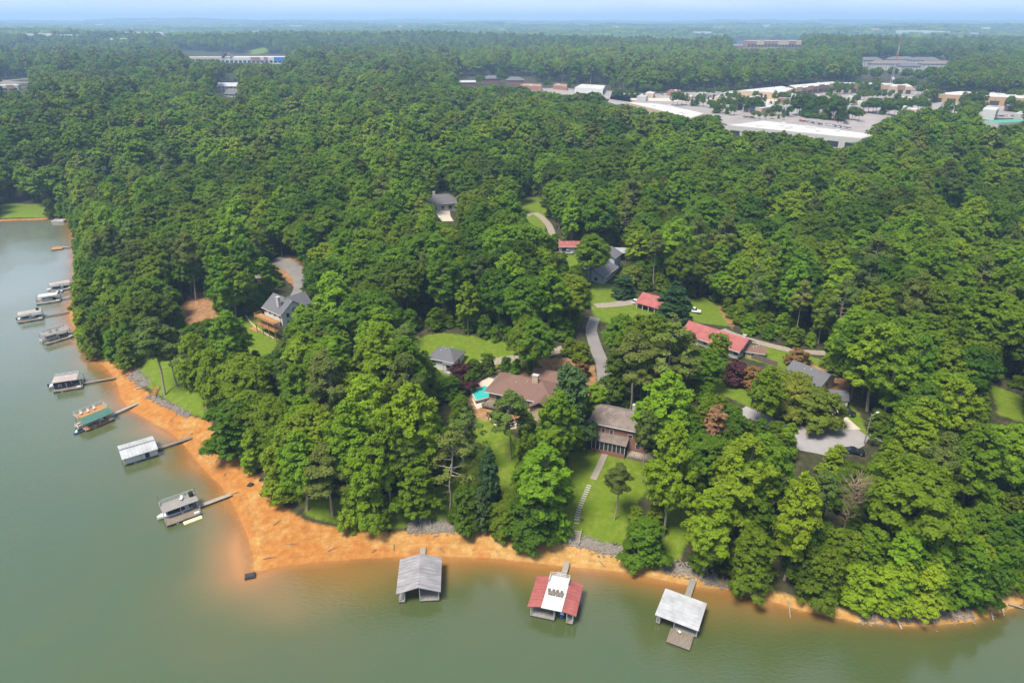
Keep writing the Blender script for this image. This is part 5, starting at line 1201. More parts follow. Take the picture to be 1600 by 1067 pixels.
for (a, b_, n, ph) in lots:
    for i in range(n):
        f = (i + rc.uniform(.1, .9)) / n; p = at_z(a[0] + (b_[0] - a[0]) * f, a[1] + (b_[1] - a[1]) * f, Z0); me, word = cm["wwgwrb"[rc.integers(6)] if rc.uniform() < .8 else "g"]
        o = link(bpy.data.objects.new("parked_car", me)); o.location = (p[0], p[1], Z0 + .22); o.rotation_euler = (0, 0, rc.choice([.2, 1.77]) + rc.normal() * .05)
        tag(o, "%s car parked %s" % (word, ph), "car", "%s cars parked %s" % (word, ph))
# landmarks so that look-alike trees are told apart by what they stand between
for (x, y, ph) in [(500, 800, "wide clay point"), (1165, 922, "overhanging east bank"), (1312, 848, "bare dead tree"), (1405, 970, "thick fallen log"), (1575, 950, "pale fallen trunk"), (1290, 700, "paved turnaround"),
                   (1112, 706, "peach-brown dying tree"), (1352, 694, "street lamp pole"), (1570, 630, "small eastern meadow"), (780, 720, "lower pool lawn"), (722, 606, "purple maple"), (265, 600, "lawn pines"),
                   (780, 562, "pool house drive"), (932, 550, "asphalt drive"), (1200, 540, "back gravel drive"), (400, 520, "tall house lawn"), (940, 780, "stepping stone lawn"), (664, 815, "grey bank stairs"), (1303, 630, "gambrel shed"),
                   (1050, 508, "twin-topped evergreen"), (888, 700, "glossy magnolia"), (1170, 600, "rust-orange maple"), (310, 480, "bare dirt clearing"), (450, 414, "curved wood drive"), (840, 340, "hill drive"), (1100, 490, "white pickup"),
                   (1190, 565, "board fence"), (690, 535, "cottage meadow"), (1320, 646, "black suv"), (965, 404, "tin shed"), (60, 330, "far grassy bank"), (1060, 830, "small shaded lawn")]:
    lm(P(x, y), ph)
# trees planted among the shops
LOT_TREES = [(1110, 176, 1150, 181, 7, "woak1", .3, .5), (1200, 166, 1240, 170, 6, "woak0", .3, .5), (1340, 158, 1390, 155, 8, "woak2", .35, .55), (1300, 182, 1345, 190, 7, "woak0", .3, .55), (1170, 186, 1230, 187, 6, "wtulip1", .3, .35), (1430, 150, 1456, 147, 5, "woak2", .3, .7), (1050, 164, 1130, 170, 12, "woak0", .15, .6), (1130, 158, 1200, 157, 10, "woak1", .2, .5), (1208, 161, 1290, 164, 12, "woak2", .15, .55), (1290, 172, 1340, 161, 8, "woak0", .1, .55), (1400, 172, 1452, 176, 9, "woak1", .2, .7), (1462, 182, 1530, 181, 10, "woak2", .2, .7), (1380, 160, 1440, 163, 8, "woak0", .3, .5), (1560, 160, 1600, 162, 5, "woak1", .2, .7), (960, 150, 1000, 153, 6, "woak1", .2, .5),
             (1242, 181, 1318, 190, 16, "woak1", .05, 1.0), (1150, 172, 1188, 178, 8, "woak0", .1, .75), (1120, 168, 1150, 172, 5, "woak2", .2, .6), (1196, 180, 1236, 183, 7, "wtulip0", .1, .45), (1235, 152, 1262, 160, 5, "woak0", .15, .6),
             (1290, 150, 1330, 146, 8, "woak2", .3, .7), (1335, 146, 1380, 146, 9, "woak1", .2, .7), (1395, 144, 1430, 142, 6, "woak0", .1, .75), (1440, 164, 1466, 158, 5, "woak1", .15, .8), (1500, 168, 1528, 172, 6, "woak2", .1, .95),
             (1150, 148, 1240, 147, 10, "woak1", .2, .55), (1085, 148, 1140, 150, 7, "woak0", .2, .5), (1000, 146, 1036, 146, 6, "wtulip1", .3, .55), (1345, 176, 1400, 182, 8, "woak0", .25, .7), (1400, 190, 1440, 190, 6, "wtulip0", .45, .5),
             (1570, 174, 1600, 176, 4, "woak1", .3, .9), (955, 156, 990, 158, 4, "woak2", .1, .5), (1060, 156, 1120, 157, 7, "woak0", .1, .4), (850, 139, 862, 138, 2, "woak1", .1, .6), (888, 139, 897, 139, 2, "woak0", .2, .7), (780, 132, 790, 132, 2, "woak1", .2, .9), (744, 134, 754, 134, 2, "wtulip0", .4, .9)]
# ------------------------------------------------------------------ tree prototypes
def mat_leaf(name, dark, light, trans=0.42):
    """leaf colour varies by clump (face attribute lv), by tree (tint) and per instance"""
    m, n, l = new_mat(name)
    out = n.new("ShaderNodeOutputMaterial"); df = n.new("ShaderNodeBsdfPrincipled"); tl = n.new("ShaderNodeBsdfTranslucent")
    df.inputs["Roughness"].default_value = 0.55; df.inputs["Specular IOR Level"].default_value = 0.08
    ms = n.new("ShaderNodeMixShader"); ms.inputs["Fac"].default_value = trans
    lv = n.new("ShaderNodeAttribute"); lv.attribute_name = "lv"
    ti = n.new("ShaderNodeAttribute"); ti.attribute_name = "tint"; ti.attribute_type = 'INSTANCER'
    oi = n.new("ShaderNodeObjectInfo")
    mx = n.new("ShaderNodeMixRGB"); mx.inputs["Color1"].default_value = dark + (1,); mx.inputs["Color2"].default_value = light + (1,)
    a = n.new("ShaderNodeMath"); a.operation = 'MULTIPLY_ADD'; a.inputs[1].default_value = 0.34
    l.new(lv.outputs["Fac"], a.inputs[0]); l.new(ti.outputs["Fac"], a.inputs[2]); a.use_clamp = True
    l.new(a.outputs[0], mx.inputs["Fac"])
    hs = n.new("ShaderNodeHueSaturation")
    mr = n.new("ShaderNodeMapRange"); mr.inputs["To Min"].default_value = 0.480; mr.inputs["To Max"].default_value = 0.520
    mv = n.new("ShaderNodeMapRange"); mv.inputs["To Min"].default_value = 0.93; mv.inputs["To Max"].default_value = 1.09
    l.new(oi.outputs["Random"], mr.inputs["Value"]); l.new(lv.outputs["Fac"], mv.inputs["Value"])
    l.new(mr.outputs["Result"], hs.inputs["Hue"]); l.new(mv.outputs["Result"], hs.inputs["Value"])
    l.new(mx.outputs["Color"], hs.inputs["Color"])
    l.new(hs.outputs["Color"], df.inputs["Base Color"]); l.new(hs.outputs["Color"], tl.inputs["Color"])
    l.new(df.outputs["BSDF"], ms.inputs[1]); l.new(tl.outputs["BSDF"], ms.inputs[2]); l.new(ms.outputs["Shader"], out.inputs["Surface"])
    return m
L_OAK = mat_leaf("leaf_hardwood", (0.038, 0.080, 0.006), (0.165, 0.255, 0.010))
L_TULIP = mat_leaf("leaf_tulip", (0.066, 0.130, 0.006), (0.215, 0.325, 0.014))
L_PINE = mat_leaf("needle_pine", (0.044, 0.070, 0.011), (0.130, 0.165, 0.026), 0.2)
L_EVER = mat_leaf("leaf_evergreen", (0.018, 0.040, 0.014), (0.055, 0.100, 0.026), 0.15)
L_PURPLE = mat_leaf("leaf_purple", (0.030, 0.010, 0.012), (0.085, 0.028, 0.030), 0.2)
L_RUST = mat_leaf("leaf_rust", (0.10, 0.050, 0.016), (0.24, 0.115, 0.040), 0.2)
L_YELL = mat_leaf("leaf_yellowgreen", (0.095, 0.135, 0.012), (0.235, 0.275, 0.03))
L_TAN = mat_leaf("leaf_dying", (0.17, 0.095, 0.04), (0.31, 0.185, 0.085), 0.2)
M_BARK = plain("bark", (0.13, 0.10, 0.075), 0.9, 0.25, 3.0)
M_BARKL = plain("bark_pale", (0.27, 0.23, 0.18), 0.9, 0.2, 3.0)

def leaves(centers, normals, size, r, aspect=1.0):
    n = len(centers)
    nn = normals / (np.linalg.norm(normals, axis=1, keepdims=True) + 1e-9)
    a = r.normal(size=(n, 3)); u = np.cross(nn, a); u /= np.linalg.norm(u, axis=1, keepdims=True) + 1e-9
    w = np.cross(nn, u)
    s = size * r.uniform(0.65, 1.35, (n, 1))
    off = [(-.5, -.35), (.5, -.42), (.42, .5), (-.38, .45)]
    V = np.empty((n, 4, 3))
    for k, (p, q) in enumerate(off):
        j = r.uniform(0.75, 1.25, (n, 2))
        V[:, k] = centers + s * aspect * p * j[:, :1] * u + s * q * j[:, 1:] * w + s * 0.16 * r.normal(size=(n, 1)) * nn
    return V.reshape(-1, 3), np.arange(4 * n).reshape(n, 4)
def clump_leaves(cl, rad, per, size, r, flat=0.75, lowcut=-0.35, nup=0.5):
    """leaf faces on the outer skin of each clump; normals lean outwards and up"""
    m = len(cl)
    cnt = np.maximum(4, (per * (rad / rad.mean()) ** 2).astype(int))
    ci = np.repeat(np.arange(m), cnt)
    n = len(ci)
    d = r.normal(size=(n, 3)); d /= np.linalg.norm(d, axis=1, keepdims=True)
    low = d[:, 2] < lowcut
    d[low, 2] *= -1
    rr = rad[ci][:, None] * r.uniform(0.72, 1.08, (n, 1))
    rr *= 1 + 0.18 * r.normal(size=(n, 1))
    c = cl[ci] + d * rr * np.array([1, 1, flat])
    mid = cl.mean(0) - np.array([0, 0, 0.30 * np.ptp(cl[:, 2])]); out = cl[ci] - mid; out /= np.linalg.norm(out, axis=1, keepdims=True) + 1e-6
    nrm = 0.8 * d + 1.0 * out + np.array([0, 0, nup]) + 0.33 * r.normal(size=(n, 3))
    V, Fq = leaves(c, nrm, size, r)
    cv = r.uniform(0, 1, m)
    lv = np.clip(0.62 * cv[ci] + 0.38 * r.uniform(0, 1, n), 0, 1)
    return V, Fq, lv
def crown_points(n, prof, H, z0, z1, r, shell=0.55, mind=1.6):
    """clump centres inside a crown whose radius follows prof(t), t = 0 at its foot, 1 at its top"""
    pts = []
    tries = 0
    lob = r.uniform(0, 6.28, 3)
    while len(pts) < n and tries < n * 60:
        tries += 1
        t = r.uniform(0, 1) ** 0.85
        a = r.uniform(0, 6.283)
        R_ = prof(t) * (1 + 0.20 * math.sin(2 * a + lob[0]) + 0.20 * math.sin(3 * a + lob[1] + 4 * t))
        q = (shell + (1 - shell) * r.uniform() ** 0.6) if r.uniform() < 0.8 else r.uniform(0.1, 0.6)
        p = np.array([R_ * q * math.cos(a), R_ * q * math.sin(a), z0 + (z1 - z0) * t])
        if all(np.sum((p - o) ** 2) > mind * mind for o in pts): pts.append(p)
    return np.array(pts)
def limbs_to(cl, top, r, n, r0, zlo):
    paths = []
    pick = r.choice(len(cl), min(n, len(cl)), replace=False)
    for i in pick:
        c = cl[i]
        zs = max(zlo, min(top * 0.92, c[2] - 0.55 * math.hypot(c[0], c[1]) - 0.8))
        s = np.array([0.04 * c[0], 0.04 * c[1], zs])
        mid = s * 0.5 + c * 0.5 + np.array([0, 0, -0.4]) + r.normal(size=3) * 0.25
        k = r0 * (1 - 0.6 * zs / top)
        paths.append(([s, mid, c], [k * 0.5, k * 0.33, k * 0.12]))
    return paths
PROTO = {}
def add_proto(key, trunk, crown, lm, bm, H, W):
    """keeps a trunk mesh, a crown mesh and the two joined (for the woodland)"""
    tv, tf = trunk
    tm = np_mesh("trunk_" + key, tv, tf, [bm], smooth=True)
    if crown is None:
        PROTO[key] = dict(trunk=tm, crown=None, H=H, W=W, joined=tm); return
    cv, cf, lv = crown
    cm = np_mesh("crown_" + key, cv, cf, [lm], face_attr={"lv": lv})
    jm = np_mesh("tree_" + key, np.vstack([tv, cv]), np.vstack([tf, cf + len(tv)]), [bm, lm],
                 mat_idx=np.concatenate([np.zeros(len(tf)), np.ones(len(cf))]), face_attr={"lv": np.concatenate([np.zeros(len(tf)), lv])})
    PROTO[key] = dict(trunk=tm, crown=cm, joined=jm, H=H, W=W)
def trunk_path(H, r0, r, bend=0.35, n=5):
    z = np.linspace(0, H, n)
    x = np.cumsum(r.normal(size=n) * bend); y = np.cumsum(r.normal(size=n) * bend)
    x -= x[0]; y -= y[0]
    return [(np.stack([x, y, z], 1) + np.array([0, 0, -0.6]) * (z == 0)[:, None], list(r0 * (1 - 0.8 * z / H)))]

def make_broad(key, seed, H, W, foot, mat, shape, nclump, per, leaf, crad, low=False, bark=None):
    r = np.random.default_rng(seed)
    z0 = H * foot
    if shape == 'round': prof = lambda t: W / 2 * 0.82 * (max(0.02, 1 - (2 * t - 0.85) ** 2 / 1.35)) ** 0.5
    elif shape == 'oval': prof = lambda t: W / 2 * 0.85 * (0.5 + 0.62 * math.sin(min(1, t * 1.35 + 0.12) * 3.1416 * 0.62)) * (1 - t ** 2.6) ** 0.6
    elif shape == 'cone': prof = lambda t: W / 2 * 0.95 * (1 - t) ** 0.75 * (0.6 + 0.4 * min(1, t * 5)) + 0.12
    else: prof = lambda t: W / 2 * 0.88 * (1 - t ** 3) ** 0.5 * (0.82 + 0.18 * math.sin(t * 9))
    cl = crown_points(nclump, prof, H, z0, H - crad * 0.7, r, mind=crad * 0.85)
    rad = crad * r.uniform(0.7, 1.3, len(cl)) * (1.1 - 0.35 * (cl[:, 2] - z0) / (H - z0))
    # each bough carries several flat sprays, so that the crown breaks up instead of balling
    nsub = 6 if low else 9
    m = len(cl); dv = r.normal(size=(m * nsub, 3)); dv /= np.linalg.norm(dv, axis=1, keepdims=True); dv[:, 2] = np.where(dv[:, 2] < -0.25, -dv[:, 2], dv[:, 2])
    ci_ = np.repeat(np.arange(m), nsub)
    sub_c = cl[ci_] + dv * rad[ci_][:, None] * r.uniform(0.55, 1.05, (m * nsub, 1))
    sub_r = rad[ci_] * r.uniform(0.34, 0.56, m * nsub)
    cv, cf, lv = clump_leaves(sub_c, sub_r, max(5, per / nsub), leaf, r, flat=0.62, lowcut=-0.45, nup=0.65)
    tp = trunk_path(H * 0.8, 0.019 * H, r) + limbs_to(cl, H * 0.8, r, 4 if low else 16, 0.019 * H, H * max(0.12, foot * 0.8))
    add_proto(key, tubes(tp, 4 if low else 6), (cv, cf, lv), mat, bark or M_BARK, H, W)
def make_pine(key, seed, H, W, foot, mat, nwh, per, leaf, low=False, gap=0.0):
    r = np.random.default_rng(seed)
    paths = trunk_path(H * 0.97, 0.0125 * H, r, 0.22, 7)
    tr = paths[0][0]
    C, Rd = [], []
    for i in range(nwh):
        t = foot + (0.98 - foot) * (i + r.uniform(0, 0.6)) / nwh
        z = t * H
        base = np.array([np.interp(z, tr[:, 2], tr[:, 0]), np.interp(z, tr[:, 2], tr[:, 1]), z])
        q = (t - foot) / (1 - foot)
        L = W / 2 * (0.55 + 0.65 * math.sin(3.14 * min(1, q * 0.75 + 0.22))) * (1 - q ** 3) * r.uniform(0.6, 1.15)
        for k in range(r.integers(2, 5)):
            if r.uniform() < gap: continue
            a = r.uniform(0, 6.283)
            tip = base + np.array([L * math.cos(a), L * math.sin(a), L * r.uniform(-0.05, 0.35)])
            if not low: paths.append(([base, base * 0.5 + tip * 0.5 + [0, 0, 0.1], tip], [0.10, 0.07, 0.03]))
            for f in (0.62, 1.0):
                C.append(base * (1 - f) + tip * f + r.normal(size=3) * 0.35 + [0, 0, 0.25]); Rd.append(r.uniform(0.7, 1.25))
    C.append(np.array([tr[-1, 0], tr[-1, 1], H])); Rd.append(0.8)
    for k in range(3):          # dead snags below the crown
        z = H * foot * r.uniform(0.55, 0.98); a = r.uniform(0, 6.28)
        b = np.array([np.interp(z, tr[:, 2], tr[:, 0]), np.interp(z, tr[:, 2], tr[:, 1]), z])
        paths.append(([b, b + [1.1 * math.cos(a), 1.1 * math.sin(a), -0.1], b + [2.0 * math.cos(a), 2.0 * math.sin(a), -0.5]], [0.06, 0.04, 0.02]))
    cv, cf, lv = clump_leaves(np.array(C), np.array(Rd), per, leaf, r, flat=0.55, lowcut=-0.6, nup=0.25)
    add_proto(key, tubes(paths, 4 if low else 5), (cv, cf, lv), mat, M_BARKL, H, W)
def make_dead(key, seed, H, W):
    r = np.random.default_rng(seed)
    paths = trunk_path(H, 0.014 * H, r, 0.25, 7)
    tr = paths[0][0]
    for i in range(52):
        t = r.uniform(0.30, 1.0) ** 0.8; z = t * H; a = r.uniform(0, 6.283)
        b = np.array([np.interp(z, tr[:, 2], tr[:, 0]), np.interp(z, tr[:, 2], tr[:, 1]), z])
        L = W / 2 * (0.55 + 0.5 * t) * r.uniform(0.5, 1.15)
        m1 = b + [0.5 * L * math.cos(a), 0.5 * L * math.sin(a), 0.22 * L]; e = b + [L * math.cos(a + .2), L * math.sin(a + .2), 0.55 * L]
        paths.append(([b, m1, e], [0.11, 0.07, 0.02]))
        for s in (-1, 1, 1.6):
            e2 = m1 + [0.5 * L * math.cos(a + 0.7 * s), 0.5 * L * math.sin(a + 0.7 * s), 0.42 * L]
            paths.append(([m1, e2], [0.055, 0.015]))
            for q in (-.8, .8): paths.append(([m1 * .5 + e2 * .5, e2 + [0.3 * L * math.cos(a + q), 0.3 * L * math.sin(a + q), 0.2 * L]], [0.035, 0.012]))
    add_proto(key, tubes(paths, 4), None, None, plain("bark_dead", (0.25, 0.175, 0.115), 0.9, 0.2, 2.0), H, W)

for i, (H, W) in enumerate([(20.5, 17), (22, 15.5), (20, 18), (22, 14.5)]):
    make_broad("oak%d" % i, 100 + i, H, W, 0.40, L_OAK, 'round', 120, 250, 0.37, 1.6)
for i, (H, W) in enumerate([(24, 12), (23, 11), (25, 13)]):
    make_broad("tulip%d" % i, 120 + i, H, W, 0.30, L_TULIP, 'oval', 110, 220, 0.36, 1.35, bark=M_BARKL)
for i, (H, W) in enumerate([(15, 10), (17, 11), (14, 9.5)]):
    make_broad("full%d" % i, 140 + i, H, W, 0.06, L_OAK if i else L_TULIP, 'bush', 100, 220, 0.35, 1.25)
for i, (H, W) in enumerate([(25, 8), (26, 7.5), (24, 8.5)]):
    make_pine("pine%d" % i, 160 + i, H, W, (0.50, 0.58, 0.42)[i], L_PINE, 17, 120, 0.36)
make_pine("sparse0", 170, 24, 8.5, 0.34, L_PINE, 15, 64, 0.36, gap=0.35)
for i, (H, W) in enumerate([(13, 5.5), (15, 8)]):
    make_broad("cone%d" % i, 180 + i, H, W, 0.04, L_EVER, 'cone', 90, 180, 0.32, 0.9)
make_broad("magnolia0", 190, 19, 12, 0.05, L_EVER, 'bush', 100, 200, 0.42, 1.4)
make_broad("yellow0", 191, 9, 15, 0.16, L_YELL, 'bush', 120, 200, 0.34, 1.1)
make_broad("purple0", 192, 6, 6.5, 0.12, L_PURPLE, 'bush', 46, 90, 0.34, 0.85)
make_broad("rust0", 193, 6, 7, 0.12, L_RUST, 'bush', 46, 90, 0.36, 0.9)
make_broad("dying0", 194, 15, 8, 0.35, L_TAN, 'bush', 40, 70, 0.42, 1.0)
make_broad("shrub0", 195, 2.6, 3.2, 0.02, L_OAK, 'bush', 22, 60, 0.28, 0.55)
make_broad("shrub1", 196, 4.0, 5.0, 0.02, L_TULIP, 'bush', 30, 70, 0.34, 0.8)
make_dead("dead0", 197, 19, 8)
# simpler ones for the woodland farther off
for i, (H, W) in enumerate([(20, 18), (22, 16.5), (19.5, 19)]):
    make_broad("woak%d" % i, 200 + i, H, W, 0.42, L_OAK, 'round', 90, 130, 0.62, 1.8, low=True)
for i, (H, W) in enumerate([(23, 13), (22, 12.5)]):
    make_broad("wtulip%d" % i, 210 + i, H, W, 0.32, L_TULIP, 'oval', 80, 110, .60, 1.45, low=True)
make_pine("wpine0", 215, 25, 8.5, 0.5, L_PINE, 12, 22, 0.95, low=True)
# a far-off stand: a score of crowns seen as one mass
def make_stand(key, seed, ext, ntree, mat, leaf, per):
    r = np.random.default_rng(seed)
    c = np.stack([r.uniform(-ext, ext, ntree), r.uniform(-ext, ext, ntree), r.uniform(13, 21, ntree)], 1)
    rad = r.uniform(5.0, 8.5, ntree)
    d = []
    cv, cf, lv = clump_leaves(c, rad, per, leaf, r, flat=0.85, lowcut=-0.1)
    tp = [([c[i] * [1, 1, 0], c[i]], [0.5, 0.3]) for i in range(ntree)]
    add_proto(key, tubes(tp, 3), (cv, cf, lv), mat, M_BARK, 25, ext * 2)
make_stand("stand0", 230, 24, 16, L_OAK, 2.4, 100)
make_stand("stand1", 231, 24, 16, L_TULIP, 2.4, 100)
make_stand("stand2", 232, 24, 16, L_OAK, 2.4, 100)
# ------------------------------------------------------------------ what stays open to view (houses, lawns, docks, roads), in survey pixels
OPEN_PX = [
    [(-50, 338), (104, 338), (108, 352), (110, 380), (116, 400), (114, 440), (108, 455), (108, 485), (118, 520), (150, 556), (186, 562), (210, 575), (235, 610), (262, 632),
     (328, 646), (340, 692), (398, 735), (430, 775), (452, 794), (480, 806), (545, 818), (640, 812), (720, 818), (760, 822), (800, 830), (850, 838), (900, 842),
     (965, 855), (1010, 868), (1060, 885), (1130, 905), (1200, 925), (1260, 944), (1330, 958), (1400, 966), (1520, 958), (1570, 945), (1640, 925), (1640, 1150), (-50, 1150)],
    [(905, 712), (918, 645), (1000, 648), (1010, 700), (1000, 760), (985, 790), (975, 852), (880, 832), (880, 790), (900, 750)],
    [(738, 614), (764, 590), (860, 590), (852, 622), (830, 645), (765, 650), (738, 636)],
    [(760, 655), (800, 660), (795, 740), (765, 760), (750, 700)],
    [(672, 552), (700, 550), (703, 566), (680, 562)],
    [(640, 532), (740, 530), (752, 545), (705, 545), (650, 542)],
    [(840, 562), (900, 562), (925, 585), (860, 590)],
    [(922, 512), (940, 560), (945, 605), (920, 608), (925, 560)],
    [(412, 462), (440, 455), (458, 470), (452, 528), (428, 538), (386, 502), (410, 488)],
    [(400, 505), (428, 520), (415, 548), (392, 545)],
    [(424, 405), (470, 405), (474, 450), (458, 460)],
    [(278, 468), (332, 462), (335, 490), (290, 500)],
    [(205, 575), (232, 560), (290, 580), (318, 640), (270, 628), (230, 600)],
    [(925, 448), (985, 455), (1032, 452), (1030, 488), (925, 486)],
    [(930, 489), (990, 491), (1045, 500), (1000, 508), (940, 500)],
    [(930, 388), (972, 388), (970, 440), (915, 432)],
    [(872, 380), (902, 380), (902, 392), (875, 394)],
    [(1068, 500), (1115, 498), (1156, 548), (1152, 558), (1130, 552), (1075, 532)],
    [(1072, 472), (1105, 468), (1142, 492), (1135, 505), (1075, 492)],
    [(1160, 540), (1215, 560), (1215, 580), (1160, 562)],
    [(1125, 602), (1165, 608), (1180, 632), (1165, 634), (1135, 618)],
    [(1252, 580), (1275, 578), (1318, 606), (1322, 628), (1292, 618), (1262, 598)],
    [(1228, 666), (1298, 650), (1300, 640), (1330, 655), (1360, 682), (1342, 710), (1285, 716), (1232, 698)],
    [(676, 300), (710, 297), (712, 348), (690, 350), (682, 330)],
    [(815, 318), (848, 322), (860, 360), (830, 350)],
    [(1540, 600), (1610, 612), (1610, 655), (1556, 645)],
    [(715, 118), (830, 118), (835, 134), (720, 134)],
    [(810, 126), (950, 130), (960, 146), (820, 142)],
    [(940, 152), (1050, 162), (1110, 178), (1100, 184), (1050, 176), (950, 160)],
    [(990, 142), (1200, 138), (1300, 128), (1425, 128), (1430, 142), (1300, 150), (1290, 168), (1200, 182), (1110, 178), (990, 158)],
    [(1120, 186), (1200, 182), (1300, 188), (1380, 208), (1350, 216), (1150, 198)],
    [(1280, 158), (1450, 150), (1450, 166), (1390, 184), (1300, 180)],
    [(1455, 143), (1600, 148), (1600, 158), (1460, 154)],
    [(1466, 160), (1496, 160), (1496, 180), (1470, 178)], [(1534, 166), (1562, 166), (1562, 181), (1534, 181)],
    [(1528, 184), (1600, 184), (1600, 195), (1530, 193)],
    [(1348, 94), (1482, 94), (1482, 105), (1348, 105)],
    [(342, 82), (446, 84), (446, 99), (342, 98)], [(342, 128), (372, 128), (372, 150), (342, 150)], [(0, 122), (48, 120), (44, 134), (0, 148)],
    [(278, 78), (345, 80), (345, 92), (300, 94)],
    [(1145, 64), (1252, 64), (1252, 76), (1145, 76)],
]
OPEN_ARR = [np.array(p, float) for p in OPEN_PX]
def open_hits(px, py):
    h = np.zeros(px.shape, bool)
    for p in OPEN_ARR:
        lo, hi = p.min(0), p.max(0)
        s = (px >= lo[0]) & (px <= hi[0]) & (py >= lo[1]) & (py <= hi[1])
        if s.any(): h[s] |= in_poly(px[s], py[s], p)
    return h
if "NOTREE" not in globals(): NOTREE = []
def blocked(x, y, z, H, W, allow=0):
    """how much of a tree of that size would stand in front of the open ground"""
    hits = np.zeros(len(x), int)
    for (fx_, fz_) in [(0, .97), (0, .75), (0, .5), (0, .28), (-.30, .82), (.30, .82), (-.45, .6), (.45, .6), (-.36, .38), (.36, .38), (0, .08)]:
        a, b, _ = proj(x + fx_ * W, y, z + fz_ * H)
        hits += open_hits(a, b)
    return hits > allow
TREE_BLOCKERS = []     # (x, y, radius) of the placed trees

TREE_NAMES = {"oak": "hardwood_tree", "tulip": "tulip_tree", "full": "bushy_tree", "pine": "pine_tree", "sparse": "pine_tree", "cone": "evergreen_tree",
              "magnolia": "magnolia_tree", "yellow": "ornamental_tree", "purple": "maple_tree", "rust": "maple_tree", "dying": "dying_tree", "shrub": "shrub", "dead": "dead_tree"}
def kind_of(key): return key.rstrip("0123456789")
def put_tree(key, x, y, z, sxy, sz, rz, tint, label, group):
    k = kind_of(key); p = PROTO[key]
    nm = TREE_NAMES[k]
    root = bpy.data.objects.new(nm, None); link(root)
    root.empty_display_size = 0.5
    root.location = (x, y, z); root.rotation_euler = (0, 0, rz); root.scale = (sxy, sxy, sz)
    tag(root, label, "shrub" if k == "shrub" else "tree", group)
    t = link(bpy.data.objects.new("trunk", p["trunk"]), root)
    if p["crown"] is not None:
        c = link(bpy.data.objects.new("crown", p["crown"]), root); c["tint"] = float(tint)
    return root
def near_two(x, y):
    q = sorted(LANDMARKS, key=lambda q: (q[0] - x) ** 2 + (q[1] - y) ** 2)
    return q[0][2], q[1][2]
KIND_WORDS = {"oak": "round-crowned hardwood", "tulip": "oval-crowned tulip tree", "full": "bushy low-branched tree", "pine": "bare-trunked pine",
              "sparse": "sparse-needled pine", "cone": "conical evergreen", "shrub": "low shrub"}

